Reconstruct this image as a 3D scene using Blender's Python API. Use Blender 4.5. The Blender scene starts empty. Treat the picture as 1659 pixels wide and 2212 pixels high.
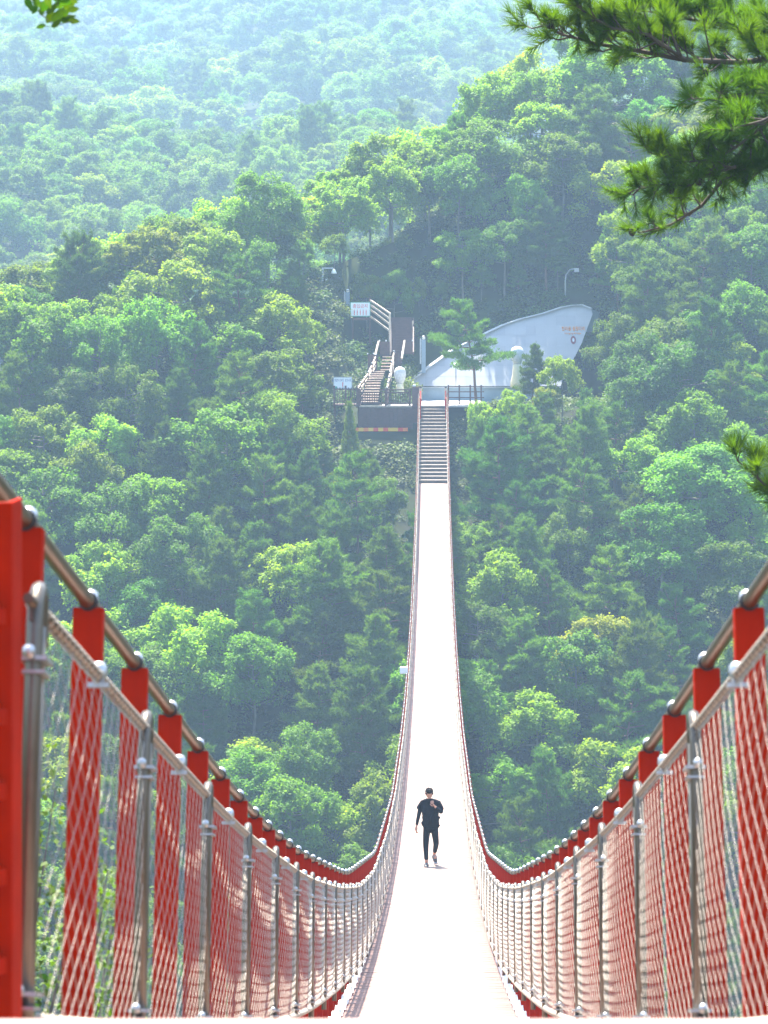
import bpy, bmesh, math, random
import numpy as np
from mathutils import Vector, Matrix, noise
random.seed(7); rng = np.random.default_rng(11)
PI = math.pi
sc = bpy.context.scene
C = sc.collection
# ------------------------------------------------------------------ camera, world, sun, exposure
F, VX, HY = 6330.0, 937.0, 680.0          # focal length, vanishing column and horizon row, photograph scaled to 1659 x 2212
CX = 0.045                                 # camera stands slightly right of the bridge axis
cam_d = bpy.data.cameras.new('camera'); cam = bpy.data.objects.new('camera', cam_d); C.objects.link(cam)
cam_d.sensor_fit = 'HORIZONTAL'; cam_d.sensor_width = 24.0; cam_d.lens = 24.0*F/1659
cam_d.shift_x = -(VX-829.5)/1659; cam_d.shift_y = -(1106-HY)/1659
cam_d.clip_start = 0.1; cam_d.clip_end = 3000
cam.location = (CX, 0, 0); cam.rotation_euler = (PI/2, 0, 0)
cam_d.dof.use_dof = True; cam_d.dof.focus_distance = 75; cam_d.dof.aperture_fstop = 8.0
sc.camera = cam
SUN_DIR = Vector((-0.14, 0.50, 1.0)).normalized()
elev = math.asin(SUN_DIR.z); azim = math.atan2(SUN_DIR.x, SUN_DIR.y)
w = bpy.data.worlds.new('World'); sc.world = w; w.use_nodes = True
nt_ = w.node_tree; bgn = nt_.nodes['Background']
sky = nt_.nodes.new('ShaderNodeTexSky'); sky.sky_type = 'NISHITA'; sky.sun_disc = False
sky.sun_elevation = elev; sky.sun_rotation = azim % (2*PI); sky.air_density = 1.2; sky.dust_density = 1.6
nt_.links.new(sky.outputs[0], bgn.inputs[0]); bgn.inputs[1].default_value = 0.115
sun_d = bpy.data.lights.new('sun', 'SUN'); sun = bpy.data.objects.new('sun', sun_d); C.objects.link(sun)
sun_d.energy = 5.0; sun_d.angle = math.radians(0.6); sun_d.color = (1.0, 0.94, 0.83)
sun.rotation_euler = SUN_DIR.to_track_quat('Z', 'Y').to_euler()
sc.view_settings.view_transform = 'Standard'; sc.view_settings.look = 'None'
sc.view_settings.gamma = 1; sc.view_settings.use_curve_mapping = False
sc.view_settings.exposure = 2.2
sc.render.engine = 'CYCLES'
cy = sc.cycles
cy.max_bounces = 8; cy.diffuse_bounces = 3; cy.glossy_bounces = 2; cy.transmission_bounces = 4
cy.volume_bounces = 1; cy.transparent_max_bounces = 6; cy.caustics_reflective = False; cy.caustics_refractive = False
cy.sample_clamp_indirect = 6
HAZE = 0.00058

def W(x, y, D):
    return Vector((CX + (x-VX)*D/F, D, (HY-y)*D/F))

# ------------------------------------------------------------------ helpers
def link(o, parent=None):
    C.objects.link(o)
    if parent is not None: o.parent = parent
    return o
def tag(o, label=None, cat=None, group=None, kind=None):
    if label: o['label'] = label
    if cat: o['category'] = cat
    if group: o['group'] = group
    if kind: o['kind'] = kind
    return o
def empty(name, loc=(0,0,0), rz=0):
    o = bpy.data.objects.new(name, None); o.empty_display_size = .2
    o.location = loc; o.rotation_euler = (0, 0, rz); return link(o)
class MB:
    def __init__(s): s.v = []; s.f = []; s.smooth = []
    def add(s, vs, fs, sm=False):
        n = len(s.v); s.v.extend([tuple(p) for p in vs]); s.f.extend([tuple(i+n for i in f) for f in fs]); s.smooth.extend([sm]*len(fs)); return s
    def box(s, c, d, M=None):
        x, y, z = d[0]/2, d[1]/2, d[2]/2; c = Vector(c)
        vs = [Vector((a*x, b*y, e*z)) for a in (-1,1) for b in (-1,1) for e in (-1,1)]
        if M is not None: vs = [M @ p for p in vs]
        return s.add([p+c for p in vs], [(0,1,3,2),(4,6,7,5),(0,4,5,1),(2,3,7,6),(0,2,6,4),(1,5,7,3)])
    def bar(s, a, b, wd, th, up=(0,0,1)):
        a = Vector(a); b = Vector(b); d = b-a; L = d.length
        if L < 1e-6: return s
        d /= L; side = d.cross(Vector(up))
        if side.length < 1e-4: side = d.cross(Vector((0,1,0)))
        side.normalize(); u = side.cross(d)
        return s.box((a+b)/2, (wd, L, th), Matrix((side, d, u)).transposed())
    def tube(s, pts, rad, n=8, cap=True, sm=True):
        pts = [Vector(p) for p in pts]; R = rad if isinstance(rad, (list, tuple)) else [rad]*len(pts)
        vs = []; prev = None
        for i, p in enumerate(pts):
            t = (pts[min(i+1, len(pts)-1)] - pts[max(i-1, 0)]).normalized()
            if prev is None:
                ref = Vector((0,0,1)) if abs(t.z) < .9 else Vector((1,0,0)); sd = t.cross(ref).normalized()
            else:
                sd = (prev - t*prev.dot(t)); sd = sd.normalized() if sd.length > 1e-5 else t.orthogonal().normalized()
            prev = sd; u = t.cross(sd)
            for k in range(n):
                a = 2*PI*k/n; vs.append(p + (sd*math.cos(a)+u*math.sin(a))*R[i])
        fs = [(i*n+k, i*n+(k+1)%n, (i+1)*n+(k+1)%n, (i+1)*n+k) for i in range(len(pts)-1) for k in range(n)]
        s.add(vs, fs, sm)
        if cap:
            m = len(s.v) - len(vs); s.f.append(tuple(m+k for k in range(n))[::-1]); s.f.append(tuple(m+(len(pts)-1)*n+k for k in range(n))); s.smooth.extend([False]*2)
        return s
    def ball(s, c, r, n=10, m=7, sq=(1,1,1)):
        c = Vector(c); vs = [c+Vector((0,0,r*sq[2]))]; fs = []
        for i in range(1, m):
            ph = PI*i/m
            for k in range(n):
                a = 2*PI*k/n; vs.append(c+Vector((r*sq[0]*math.sin(ph)*math.cos(a), r*sq[1]*math.sin(ph)*math.sin(a), r*sq[2]*math.cos(ph))))
        vs.append(c-Vector((0,0,r*sq[2])))
        for k in range(n): fs.append((0, 1+k, 1+(k+1)%n))
        for i in range(m-2):
            for k in range(n): fs.append((1+i*n+k, 1+(i+1)*n+k, 1+(i+1)*n+(k+1)%n, 1+i*n+(k+1)%n))
        b = len(vs)-1
        for k in range(n): fs.append((b, 1+(m-2)*n+(k+1)%n, 1+(m-2)*n+k))
        return s.add(vs, fs, True)
    def lathe(s, c, prof, n=14):
        c = Vector(c); vs = []; fs = []
        for r, z in prof:
            for k in range(n):
                a = 2*PI*k/n; vs.append(c+Vector((r*math.cos(a), r*math.sin(a), z)))
        for i in range(len(prof)-1):
            for k in range(n): fs.append((i*n+k, i*n+(k+1)%n, (i+1)*n+(k+1)%n, (i+1)*n+k))
        fs.append(tuple(range(n))[::-1]); fs.append(tuple((len(prof)-1)*n+k for k in range(n)))
        return s.add(vs, fs, True)
    def mesh(s, name, m):
        me = bpy.data.meshes.new(name); me.from_pydata(s.v, [], s.f)
        me.polygons.foreach_set('use_smooth', s.smooth)
        if m: me.materials.append(m)
        me.update(); return me
    def build(s, name, m, parent=None, bevel=0):
        o = bpy.data.objects.new(name, s.mesh(name, m)); link(o, parent)
        if bevel:
            b = o.modifiers.new('bevel', 'BEVEL'); b.width = bevel; b.segments = 2; b.limit_method = 'ANGLE'
        return o
def inst(me, name, parent=None, loc=(0,0,0), rot=(0,0,0), scale=(1,1,1)):
    o = bpy.data.objects.new(name, me); link(o, parent); o.location = loc; o.rotation_euler = rot; o.scale = scale; return o

def mat(name, col, rough=.6, metal=0., var=.0, scale=4., bump=0., bscale=40., col2=None, spec=.5, coord='Object', stretch=(1,1,1)):
    m = bpy.data.materials.new(name); m.use_nodes = True; t = m.node_tree; N = t.nodes; L = t.links
    p = N['Principled BSDF']; p.inputs['Roughness'].default_value = rough; p.inputs['Metallic'].default_value = metal
    p.inputs['Specular IOR Level'].default_value = spec
    c4 = (*col, 1)
    if var or bump or col2:
        tc = N.new('ShaderNodeTexCoord'); mp = N.new('ShaderNodeMapping'); mp.inputs['Scale'].default_value = stretch
        L.new(tc.outputs[coord], mp.inputs[0])
        nz = N.new('ShaderNodeTexNoise'); nz.inputs['Scale'].default_value = scale; nz.inputs['Detail'].default_value = 5; nz.inputs['Roughness'].default_value = .65
        L.new(mp.outputs[0], nz.inputs['Vector'])
        r = N.new('ShaderNodeValToRGB'); r.color_ramp.elements[0].position = .32; r.color_ramp.elements[1].position = .68
        a = c4 if not col2 else c4
        b = (*col2, 1) if col2 else tuple(min(1, v*(1+var)) for v in col)+(1,)
        if not col2: a = tuple(v*(1-var) for v in col)+(1,)
        r.color_ramp.elements[0].color = a; r.color_ramp.elements[1].color = b
        L.new(nz.outputs['Fac'], r.inputs[0]); L.new(r.outputs[0], p.inputs['Base Color'])
        if bump:
            n2 = N.new('ShaderNodeTexNoise'); n2.inputs['Scale'].default_value = bscale; n2.inputs['Detail'].default_value = 4
            L.new(mp.outputs[0], n2.inputs['Vector'])
            bp = N.new('ShaderNodeBump'); bp.inputs['Strength'].default_value = bump; bp.inputs['Distance'].default_value = .02
            L.new(n2.outputs['Fac'], bp.inputs['Height']); L.new(bp.outputs[0], p.inputs['Normal'])
    else: p.inputs['Base Color'].default_value = c4
    return m

def leaf_mat(name, c1, c2, trans=.45, rough=.5, hue=.02, val=.35, tc=None):
    """leaves: reflect + let light through, colour differs per tree and in patches"""
    m = bpy.data.materials.new(name); m.use_nodes = True; t = m.node_tree; N = t.nodes; L = t.links
    p = N['Principled BSDF']; out = N['Material Output']
    p.inputs['Roughness'].default_value = rough+.1; p.inputs['Specular IOR Level'].default_value = .22
    oi = N.new('ShaderNodeObjectInfo'); geo = N.new('ShaderNodeTexCoord')
    nz = N.new('ShaderNodeTexNoise'); nz.inputs['Scale'].default_value = 1.1; nz.inputs['Detail'].default_value = 6; nz.inputs['Roughness'].default_value = .75
    L.new(geo.outputs['Object'], nz.inputs['Vector'])
    mr = N.new('ShaderNodeMapRange'); mr.inputs[1].default_value = .35; mr.inputs[2].default_value = .65; L.new(nz.outputs['Fac'], mr.inputs[0])
    mx = N.new('ShaderNodeMix'); mx.data_type = 'RGBA'; mx.inputs[6].default_value = (*c1, 1); mx.inputs[7].default_value = (*c2, 1)
    L.new(mr.outputs[0], mx.inputs[0])
    hs = N.new('ShaderNodeHueSaturation')
    h = N.new('ShaderNodeMapRange'); h.inputs[3].default_value = .5-hue; h.inputs[4].default_value = .5+hue; L.new(oi.outputs['Random'], h.inputs[0]); L.new(h.outputs[0], hs.inputs['Hue'])
    ml = N.new('ShaderNodeMath'); ml.operation = 'MULTIPLY'; ml.inputs[1].default_value = 7.31; L.new(oi.outputs['Random'], ml.inputs[0])
    fr = N.new('ShaderNodeMath'); fr.operation = 'FRACT'; L.new(ml.outputs[0], fr.inputs[0])
    v = N.new('ShaderNodeMapRange'); v.inputs[3].default_value = 1-val; v.inputs[4].default_value = 1+val; L.new(fr.outputs[0], v.inputs[0]); L.new(v.outputs[0], hs.inputs['Value'])
    L.new(mx.outputs[2], hs.inputs['Color'])
    m2 = N.new('ShaderNodeMix'); m2.data_type = 'RGBA'; m2.blend_type = 'MULTIPLY'; m2.inputs[0].default_value = 1
    L.new(hs.outputs[0], m2.inputs[6]); L.new(oi.outputs['Color'], m2.inputs[7])
    L.new(m2.outputs[2], p.inputs['Base Color'])
    tr = N.new('ShaderNodeBsdfTranslucent')
    m3 = N.new('ShaderNodeMix'); m3.data_type = 'RGBA'; m3.blend_type = 'MULTIPLY'; m3.inputs[0].default_value = 1
    m3.inputs[7].default_value = (*(tc or (1.5, 1.45, .55)), 1); L.new(m2.outputs[2], m3.inputs[6]); L.new(m3.outputs[2], tr.inputs['Color'])
    ms = N.new('ShaderNodeMixShader'); ms.inputs[0].default_value = trans
    L.new(p.outputs[0], ms.inputs[1]); L.new(tr.outputs[0], ms.inputs[2]); L.new(ms.outputs[0], out.inputs['Surface'])
    return m

M = {}
M['red'] = mat('red paint', (.41,.013,.0002), .6, 0, .2, 5, .08, 60, spec=.03)
M['steel'] = mat('galvanised steel', (.45,.45,.46), .38, .75, .18, 9, .05, 80)
M['pipe'] = mat('stainless pipe', (.15,.125,.10), .36, .7, .12, 14, .03, 80)
M['cable'] = mat('cable', (.14,.10,.07), .36, .7, .15, 12, .1, 160)
M['net'] = mat('net wire', (.44,.38,.32), .45, .3, .1, 20)
M['lace'] = mat('lacing cord', (.50,.42,.33), .6, .1, .12, 20)
M['kerb'] = mat('white kerb', (.80,.78,.74), .55, 0, .06, 8)
M['trim'] = mat('pale pink trim', (.50,.33,.29), .7, 0, .1, 5)
M['concrete'] = mat('concrete', (.50,.47,.44), .8, 0, .12, 5, .2, 40)
M['wood_dark'] = mat('dark stained timber', (.085,.036,.032), .65, 0, .35, 3, .2, 60, stretch=(1,1,6))
M['wood_grey'] = mat('weathered timber', (.19,.15,.125), .75, 0, .35, 5, .2, 60, stretch=(1,5,1))
M['wood_light'] = mat('pale timber', (.55,.44,.34), .7, 0, .22, 4, .15, 60)
M['wood_brown'] = mat('brown timber', (.085,.062,.05), .75, 0, .3, 5, .2, 60)
M['black'] = mat('black metal', (.02,.02,.024), .5)
M['darkgap'] = mat('dark timber edge', (.05,.035,.03), .8)
M['white'] = mat('white panel', (.80,.82,.84), .45)
M['cream'] = mat('cream stone', (.72,.66,.46), .7, 0, .1, 5)
M['stone'] = mat('grey stone', (.50,.53,.56), .7, 0, .2, 7, .2, 30)
M['tile'] = mat('wall tile', (.37,.38,.40), .7, 0, .05, .6, .05, 60, coord='Object')
M['tile2'] = mat('wall tile b', (.335,.345,.37), .72, 0, .06, .6, .05, 60)
M['band'] = mat('blue grey panel', (.22,.30,.38), .6, 0, .1, 2)
M['joint'] = mat('mortar', (.42,.44,.47), .85)
M['trunk'] = mat('bark', (.085,.06,.045), .85, 0, .4, 3, .5, 18, stretch=(1,1,.3))
M['trunk_grey'] = mat('grey bark', (.15,.135,.115), .85, 0, .4, 3, .4, 18, stretch=(1,1,.3))
M['trunk_red'] = mat('red pine bark', (.16,.085,.055), .85, 0, .4, 3, .5, 14, stretch=(1,1,.3))
M['skin'] = mat('skin', (.55,.28,.19), .55)
M['hair'] = mat('hair', (.018,.016,.018), .85, 0, .4, 60, spec=.1)
M['cloth'] = mat('black cloth', (.006,.007,.014), .9, 0, .35, 9, .6, 30, spec=.12)
M['cloth2'] = mat('black trousers', (.004,.004,.008), .9, 0, .3, 9, .5, 30, spec=.12)
M['shoe'] = mat('shoe', (.05,.05,.055), .5, 0, .3, 12)
M['sole'] = mat('shoe sole', (.25,.25,.26), .6)
M['banner_y'] = mat('yellow banner', (.85,.50,.05), .6)
M['banner_r'] = mat('red banner', (.75,.06,.04), .6)
M['banner_o'] = mat('orange banner', (.85,.22,.05), .6)
M['green'] = mat('green frame', (.05,.30,.20), .5)
M['txt_red'] = mat('red lettering', (.70,.03,.04), .6)
M['txt_blue'] = mat('blue lettering', (.04,.06,.28), .6)
M['txt_orange'] = mat('orange lettering', (.72,.26,.05), .6)
M['lampglass'] = mat('white lamp glass', (.85,.85,.82), .3)
M['maroon'] = mat('maroon emblem', (.16,.02,.03), .5)
M['leafA'] = leaf_mat('oak leaves', (.060,.155,.008), (.130,.235,.008), .50)
M['leafB'] = leaf_mat('bright leaves', (.105,.225,.007), (.195,.290,.010), .52)
M['needle'] = leaf_mat('pine needles', (.052,.130,.010), (.110,.200,.010), .42, hue=.02, val=.3)
M['needle_near'] = leaf_mat('near pine needles', (.042,.115,.005), (.115,.215,.006), .50, hue=.01, val=.05)
M['leaf_near'] = leaf_mat('near leaves', (.032,.10,.005), (.085,.175,.007), .42, hue=.02, val=.2)
M['under'] = leaf_mat('undergrowth leaves', (.040,.085,.016), (.095,.14,.020), .35, val=.4)
M['cone'] = mat('pine cone', (.03,.018,.012), .8)

# deck: pink painted edges, net shadow coloured into their outer rim, worn pale middle, faint board-to-board tone
def deck_mat():
    m = bpy.data.materials.new('deck boards'); m.use_nodes = True; t = m.node_tree; N = t.nodes; L = t.links
    p = N['Principled BSDF']; p.inputs['Roughness'].default_value = .62
    tc = N.new('ShaderNodeTexCoord'); sx = N.new('ShaderNodeSeparateXYZ'); L.new(tc.outputs['Object'], sx.inputs[0])
    nz = N.new('ShaderNodeTexNoise'); nz.inputs['Scale'].default_value = .9; nz.inputs['Detail'].default_value = 6; L.new(tc.outputs['Object'], nz.inputs['Vector'])
    ab = N.new('ShaderNodeMath'); ab.operation = 'ABSOLUTE'; L.new(sx.outputs[0], ab.inputs[0])
    ad = N.new('ShaderNodeMath'); ad.operation = 'MULTIPLY_ADD'; ad.inputs[1].default_value = .05; L.new(nz.outputs['Fac'], ad.inputs[0]); L.new(ab.outputs[0], ad.inputs[2])
    r = N.new('ShaderNodeValToRGB'); e = r.color_ramp.elements
    e[0].position = .70; e[0].color = (.26,.175,.135,1); e[1].position = .75; e[1].color = (.215,.115,.088,1); e2 = e.new(.89); e2.color = (.165,.088,.072,1)  # last, darkest stop paints the net's shadow along the deck edge
    L.new(ad.outputs[0], r.inputs[0])
    wn = N.new('ShaderNodeTexWhiteNoise'); wn.noise_dimensions = '1D'
    ml = N.new('ShaderNodeMath'); ml.operation = 'MULTIPLY'; ml.inputs[1].default_value = 1/.15; L.new(sx.outputs[1], ml.inputs[0])
    fl = N.new('ShaderNodeMath'); fl.operation = 'FLOOR'; L.new(ml.outputs[0], fl.inputs[0]); L.new(fl.outputs[0], wn.inputs['W'])
    mr = N.new('ShaderNodeMapRange'); mr.inputs[3].default_value = .88; mr.inputs[4].default_value = 1.06; L.new(wn.outputs['Value'], mr.inputs[0])
    hs = N.new('ShaderNodeHueSaturation'); L.new(r.outputs[0], hs.inputs['Color']); L.new(mr.outputs[0], hs.inputs['Value'])
    L.new(hs.outputs[0], p.inputs['Base Color']); return m
M['deck'] = deck_mat()

def ground_mat():
    m = mat('forest floor', (.022,.020,.012), .95, 0, 0, .35, .6, 2.5, col2=(.03,.05,.014), spec=.1); return m
M['ground'] = ground_mat()

# ------------------------------------------------------------------ the line of the bridge
S = -312/6330.
def zdeck(D): return -9.72 + .00104*(D-92.)**2 + S*D
def smooth_curve(pts):
    xs = np.array([p[0] for p in pts], float); ys = np.array([p[1] for p in pts], float)
    g = np.arange(0, 202, .5); y = np.interp(g, xs, ys); y[g < xs[0]] = ys[0]+(g[g < xs[0]]-xs[0])*(ys[1]-ys[0])/(xs[1]-xs[0])
    e = np.concatenate([2*y[0]-y[1:9][::-1], y, 2*y[-1]-y[-9:-1][::-1]]); k = np.hanning(11)[1:-1]; k /= k.sum()
    for _ in range(3):
        e2 = np.convolve(e, k, 'same'); e[4:-4] = e2[4:-4]
    y = e[8:-8]
    return lambda D: float(np.interp(D, g, y)) + S*D
def par(D): return -9.72 + .00104*(D-92.)**2
_nt = smooth_curve([(4,.24),(6.8,-.294),(9.1,-.78),(11.7,-1.29),(14.2,-1.79),(22,-3.15),(30,-4.40),(38,-5.55),(46.8,-6.60),(60.7,-7.70),(74,-8.36),(92,-8.70)]+[(d, par(d)+1.0) for d in (105,120,135,150,165,180,190,200)])
_mc = smooth_curve([(4,.50),(7.3,-.13),(8.73,-.42),(10.1,-.70),(11.4,-.98),(12.8,-1.26),(14.1,-1.53),(15.5,-1.79),(16.8,-2.05),(22.5,-3.03),(34.4,-4.88),(51.3,-6.90),(72,-8.28),(92,-8.62)]+[(d, par(d)+1.08) for d in (105,120,135,150,165,180,190,200)])
SB, SE = 181.0, 200.0                      # foot and head of the stepped end of the deck
ZT = (HY-876)*SE/F
def zfloor(D):
    if D <= SB: return zdeck(D)
    return zdeck(SB) + (ZT-zdeck(SB))*(D-SB)/(SE-SB)
def blend_end(base, h):
    def f(D):
        if D < 172: return base(D)
        t = min(1, (D-172)/12.); t = t*t*(3-2*t)
        return base(D)*(1-t) + (zfloor(D)+h)*t
    return f
znt = blend_end(_nt, 1.0); zmc = blend_end(_mc, 1.10)
def znb(D): return max(znt(D)-1.0, zfloor(D)+.04)
XN, XM = .90, .985

# ------------------------------------------------------------------ terrain
def terr(X, D):
    X = np.asarray(X, float); D = np.asarray(D, float)
    base = np.interp(D, [-60, 3.5, 5, 9, 20, 45, 80, 138, 150, 199], [3., -1.0, -2.9, -3.6, -7.5, -27, -44, -46, -40, -7.2])
    slopeA = -7.2 + np.maximum(0, D-200)*.63
    crest = np.interp(X, [-160,-40,-32,-14,-3,12,30,60,160], [-14,-8.5,-5.5,1.0,6.0,15.,26,40,70])
    Dc = 200 + (crest+7.2)/.63
    A = np.where(D < 199, base, np.where(D < Dc, slopeA, crest - .12*(D-Dc)))
    A = np.where(D < 199, np.minimum(base, crest+12), A)
    Bc = np.interp(X, [-400,-90,-65,-16,20,60,400], [34, 27, 23, 18.5, 17, 15, 15])
    B = np.where(D < 320, -40, np.minimum(-9 + (D-320)*.22, Bc*1.05 - .05*np.maximum(0, D-470)))
    Cc = 31 + (D-610)*.22
    Ch = np.where(D < 560, -40, np.minimum(Cc, 165))
    z = np.maximum(np.maximum(A, B), Ch)
    # plaza cut into the slope at the far bridgehead
    A = np.where((D > 199) & (D < 300), np.maximum(A, -60), A)
    f = np.clip((X+7.0)/1.2, 0, 1)*np.clip((14.5-X)/1.5, 0, 1)*np.clip((D-196.)/2, 0, 1)*np.clip((218.6-D)/.6, 0, 1)
    cut = ZT-.12 + np.where(X < -1.9, np.maximum(0, D-202.5)*.36, 0)
    z = z*(1-f) + np.minimum(z, cut)*f
    # ground behind the retaining wall starts at the wall's own top edge
    vw = np.interp(X, [-2.1,-1.5,-.4,1.45,3.1,5.1,8.1,9.5,11.0,12.2,13.5], [0,.3,1.3,2.7,3.5,4.45,5.3,5.75,5.95,5.9,5.9])
    dw = 212.9+.75*vw
    back = -5.3+vw+(D-dw)*.88
    g = np.clip((X+2.4)/.6, 0, 1)*np.clip((16-X)/2, 0, 1)
    zz = np.where(D > dw, np.minimum(A, back), z)
    z = np.where((D > 205) & (D < 262), z*(1-g)+zz*g, z)
    far_ = np.clip((D-600)/80, 0, 1)
    z = z + far_*(7*np.sin(X*.052+.7+.011*D)+4*np.sin(D*.034+X*.03))
    z = z + np.clip((D-350)/30,0,1)*np.clip((560-D)/40,0,1)*2.5*np.sin(X*.11+.02*D)
    z = z + 1.3*np.sin(X*.11+1.3)*np.sin(D*.083)*np.clip((D-120)/60, 0, 1)*np.clip(np.abs(D-205)/12, 0, 1)
    return z
def terr1(x, d): return float(terr(x, d))
xs = np.concatenate([np.arange(-600, -120, 20), np.arange(-120, -24, 4), np.arange(-24, 24, 1.0), np.arange(24, 120, 4), np.arange(120, 601, 20)])
ds = np.concatenate([np.arange(-60, -6, 6), np.arange(-6, 30, 1.0), np.arange(30, 190, 3), np.arange(190, 222, .8), np.arange(222, 470, 4), np.arange(470, 1700, 12)])
gx, gd = np.meshgrid(xs, ds)
gz = terr(gx, gd)
jit = np.array([[noise.noise(Vector((a*.2, b*.2, 0))) for a in xs] for b in ds])
gz = gz + jit*np.clip((np.abs(gd-206)-9)/10, .0, 1)*.9*np.clip((gd-8)/10, .1, 1)
vv = np.stack([gx.ravel(), gd.ravel(), gz.ravel()], 1)
nx, nd = len(xs), len(ds)
idx = np.arange(nx*nd).reshape(nd, nx)
ff = np.stack([idx[:-1,:-1].ravel(), idx[:-1,1:].ravel(), idx[1:,1:].ravel(), idx[1:,:-1].ravel()], 1)
def np_mesh(name, v, f, m, smooth=False):
    me = bpy.data.meshes.new(name); nf, k = f.shape
    me.vertices.add(len(v)); me.vertices.foreach_set('co', v.astype(np.float32).ravel())
    me.loops.add(nf*k); me.loops.foreach_set('vertex_index', f.astype(np.int32).ravel())
    me.polygons.add(nf); me.polygons.foreach_set('loop_start', np.arange(0, nf*k, k, dtype=np.int32)); me.polygons.foreach_set('loop_total', np.full(nf, k, dtype=np.int32))
    me.update(calc_edges=True)
    if smooth: me.polygons.foreach_set('use_smooth', np.ones(nf, bool))
    me.materials.append(m); return me
o = link(bpy.data.objects.new('ground', np_mesh('ground', vv, ff, M['ground'], True))); tag(o, kind='structure')

# ------------------------------------------------------------------ THE BRIDGE
bridge = empty('suspension_bridge', (0,0,0))
tag(bridge, 'long red suspension footbridge with netted sides sagging across the wooded valley', 'bridge')
# deck boards
mb = MB(); D = 4.3
while D < SB:
    z = zdeck(D+.07); s = (zdeck(D+.14)-zdeck(D))/.14
    Mx = Matrix.Rotation(math.atan(s), 3, 'X')
    mb.box((0, D+.07, z-.02+random.uniform(-.0015,.0015)), (1.80, .141, .04), Mx); D += .15
tag(mb.build('deck_boards', M['deck'], bridge), kind='stuff')
# side beams under the boards, cross bearers
for sx in (-1, 1):
    mb = MB(); ds_ = [4+i*2. for i in range(100)]
    for a, b in zip(ds_[:-1], ds_[1:]):
        mb.bar((sx*.985, a, zfloor(a)-.02), (sx*.985, b, zfloor(b)-.02), .012, .22)
        mb.bar((sx*.955, a, zfloor(a)-.125), (sx*.955, b, zfloor(b)-.125), .055, .012)
    mb.build('side_beam', M['red'], bridge)
# stepped white kerb: level boxes that step down with the deck
kerb_me = MB().box((0,0,0), (.035,.93,.085)).mesh('kerb_block', M['kerb'])
far = MB()
for sx in (-1, 1):
    for i in range(176):
        D = 5+i
        if D < 84: inst(kerb_me, 'kerb_block', bridge, (sx*.925, D, zdeck(D)+.035))
        elif D < SB-1: far.box((sx*.925, D, zdeck(D)+.035), (.035,.93,.085))
tag(far.build('far_kerb', M['kerb'], bridge), kind='stuff')
# red hanger posts carrying the main cable
def post_mesh():
    mb = MB(); h = 1.0
    mb.box((0,0,-.5), (.088,.008,1.0)); mb.box((-.040,.030,-.5), (.008,.052,1.0)); mb.box((.040,.030,-.5), (.008,.052,1.0))
    return mb.mesh('hanger_post', M['red'])
pm = post_mesh()
cm = MB()
cm.ball((0,.055,.020), .026, 10, 7, (1,.9,1)); cm.tube([(.0,.03,-.03),(0,.06,.02)], .02, 8)
clamp_me = cm.mesh('clamp', M['steel'])
colm_ = MB(); colm_.tube([(0,-.022,0),(0,.022,0)], .029, 10); collar_me = colm_.mesh('collar', M['black'])
lug_me = MB().box((0,0,0), (.03,.02,.06)).mesh('lug', M['black'])
NP = 143
for sx in (-1, 1):
    for k in range(NP):
        D = 7.38 + 1.35*k
        if D > 199.5: break
        sl = (zmc(D+.5)-zmc(D-.5)); th = math.atan(sl)
        top = zmc(D)-.018; bot = zfloor(D)-.13; L = (top-bot)/math.cos(th)
        p = inst(pm, 'hanger_post', bridge, (sx*XM, D, top), (th, 0, 0), (1, 1, L))
        c = inst(clamp_me, 'clamp', None, (0,0,0)); c.parent = p
        c.scale = (1, 1, 1/L); c.location = (0, 0, .018/L)
        c = inst(collar_me, 'collar', None); c.parent = p; c.scale = (1,1,1/L); c.location = (0,0,.018/L)
for sx in (-1, 1):
    pts = [(sx*XM, d, zmc(d)) for d in np.arange(2.0, 200.1, 1.35/2)]
    MB().tube(pts, .0235, 10).build('main_cable', M['cable'], bridge)
    pts = [(sx*(XN+.01), d, znt(d)) for d in np.arange(6.9, 200.1, .9)]
    MB().tube(pts, .013, 8).build('net_top_cable', M['cable'], bridge)
    pts = [(sx*XN, d, znb(d)) for d in np.arange(6.9, 200.1, .9)]
    MB().tube(pts, .013, 8).build('net_bottom_cable', M['cable'], bridge)
    # lacing wraps round both net cables
    mb = MB(); d = 7.0
    while d < 200:
        for zf in ((znt, .01), (znb, 0)):
            z = zf[0](d); x = sx*(XN+zf[1])
            mb.tube([(x-.004,d-.010,z-.019),(x+sx*.016,d-.004,z),(x,d,z+.0185),(x-sx*.017,d+.006,z),(x,d+.012,z-.018)], .0058 if d < 70 else .010 if d < 145 else .017, 4, False)
        d += .085 if d < 70 else .17
    tag(mb.build('net_lacing', M['lace'], bridge), kind='stuff')
# grey pipe posts of the net, bent over at the head
def net_post_mesh(sx):
    mb = MB(); a = .0215
    mb.tube([(0,0,-1.02),(0,0,-.05)], a, 8)
    mb.tube([(0,-.055,-.90),(0,-.055,-.06),(0,-.05,-.015),(0,-.03,.02),(0,.0,.035),(0,.03,.022),(0,.045,-.015),(0,.048,-.09)], a*.95, 8)
    mb.box((sx*.006,-.03,-.02), (.01,.10,.05))
    return mb.mesh('net_post', M['pipe'])
brk = MB(); brk.box((0,-.03,0), (.066,.13,.010)); brk.box((0,-.03,-.03), (.056,.12,.007)); brk.tube([(0,-.09,0),(0,-.16,.004)], .006, 6); brk.ball((0,-.17,.005), .016, 8, 6)
brk_me = brk.mesh('bracket', M['steel'])
knob = MB(); knob.lathe((0,0,-.03), [(.012,0),(.020,.012),(.026,.03),(.024,.05),(.014,.062)], 10); knob.box((0,0,-.034), (.06,.03,.014)); knob_me = knob.mesh('cable_clip', M['steel'])
npm = {s: net_post_mesh(s) for s in (-1, 1)}
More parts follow.
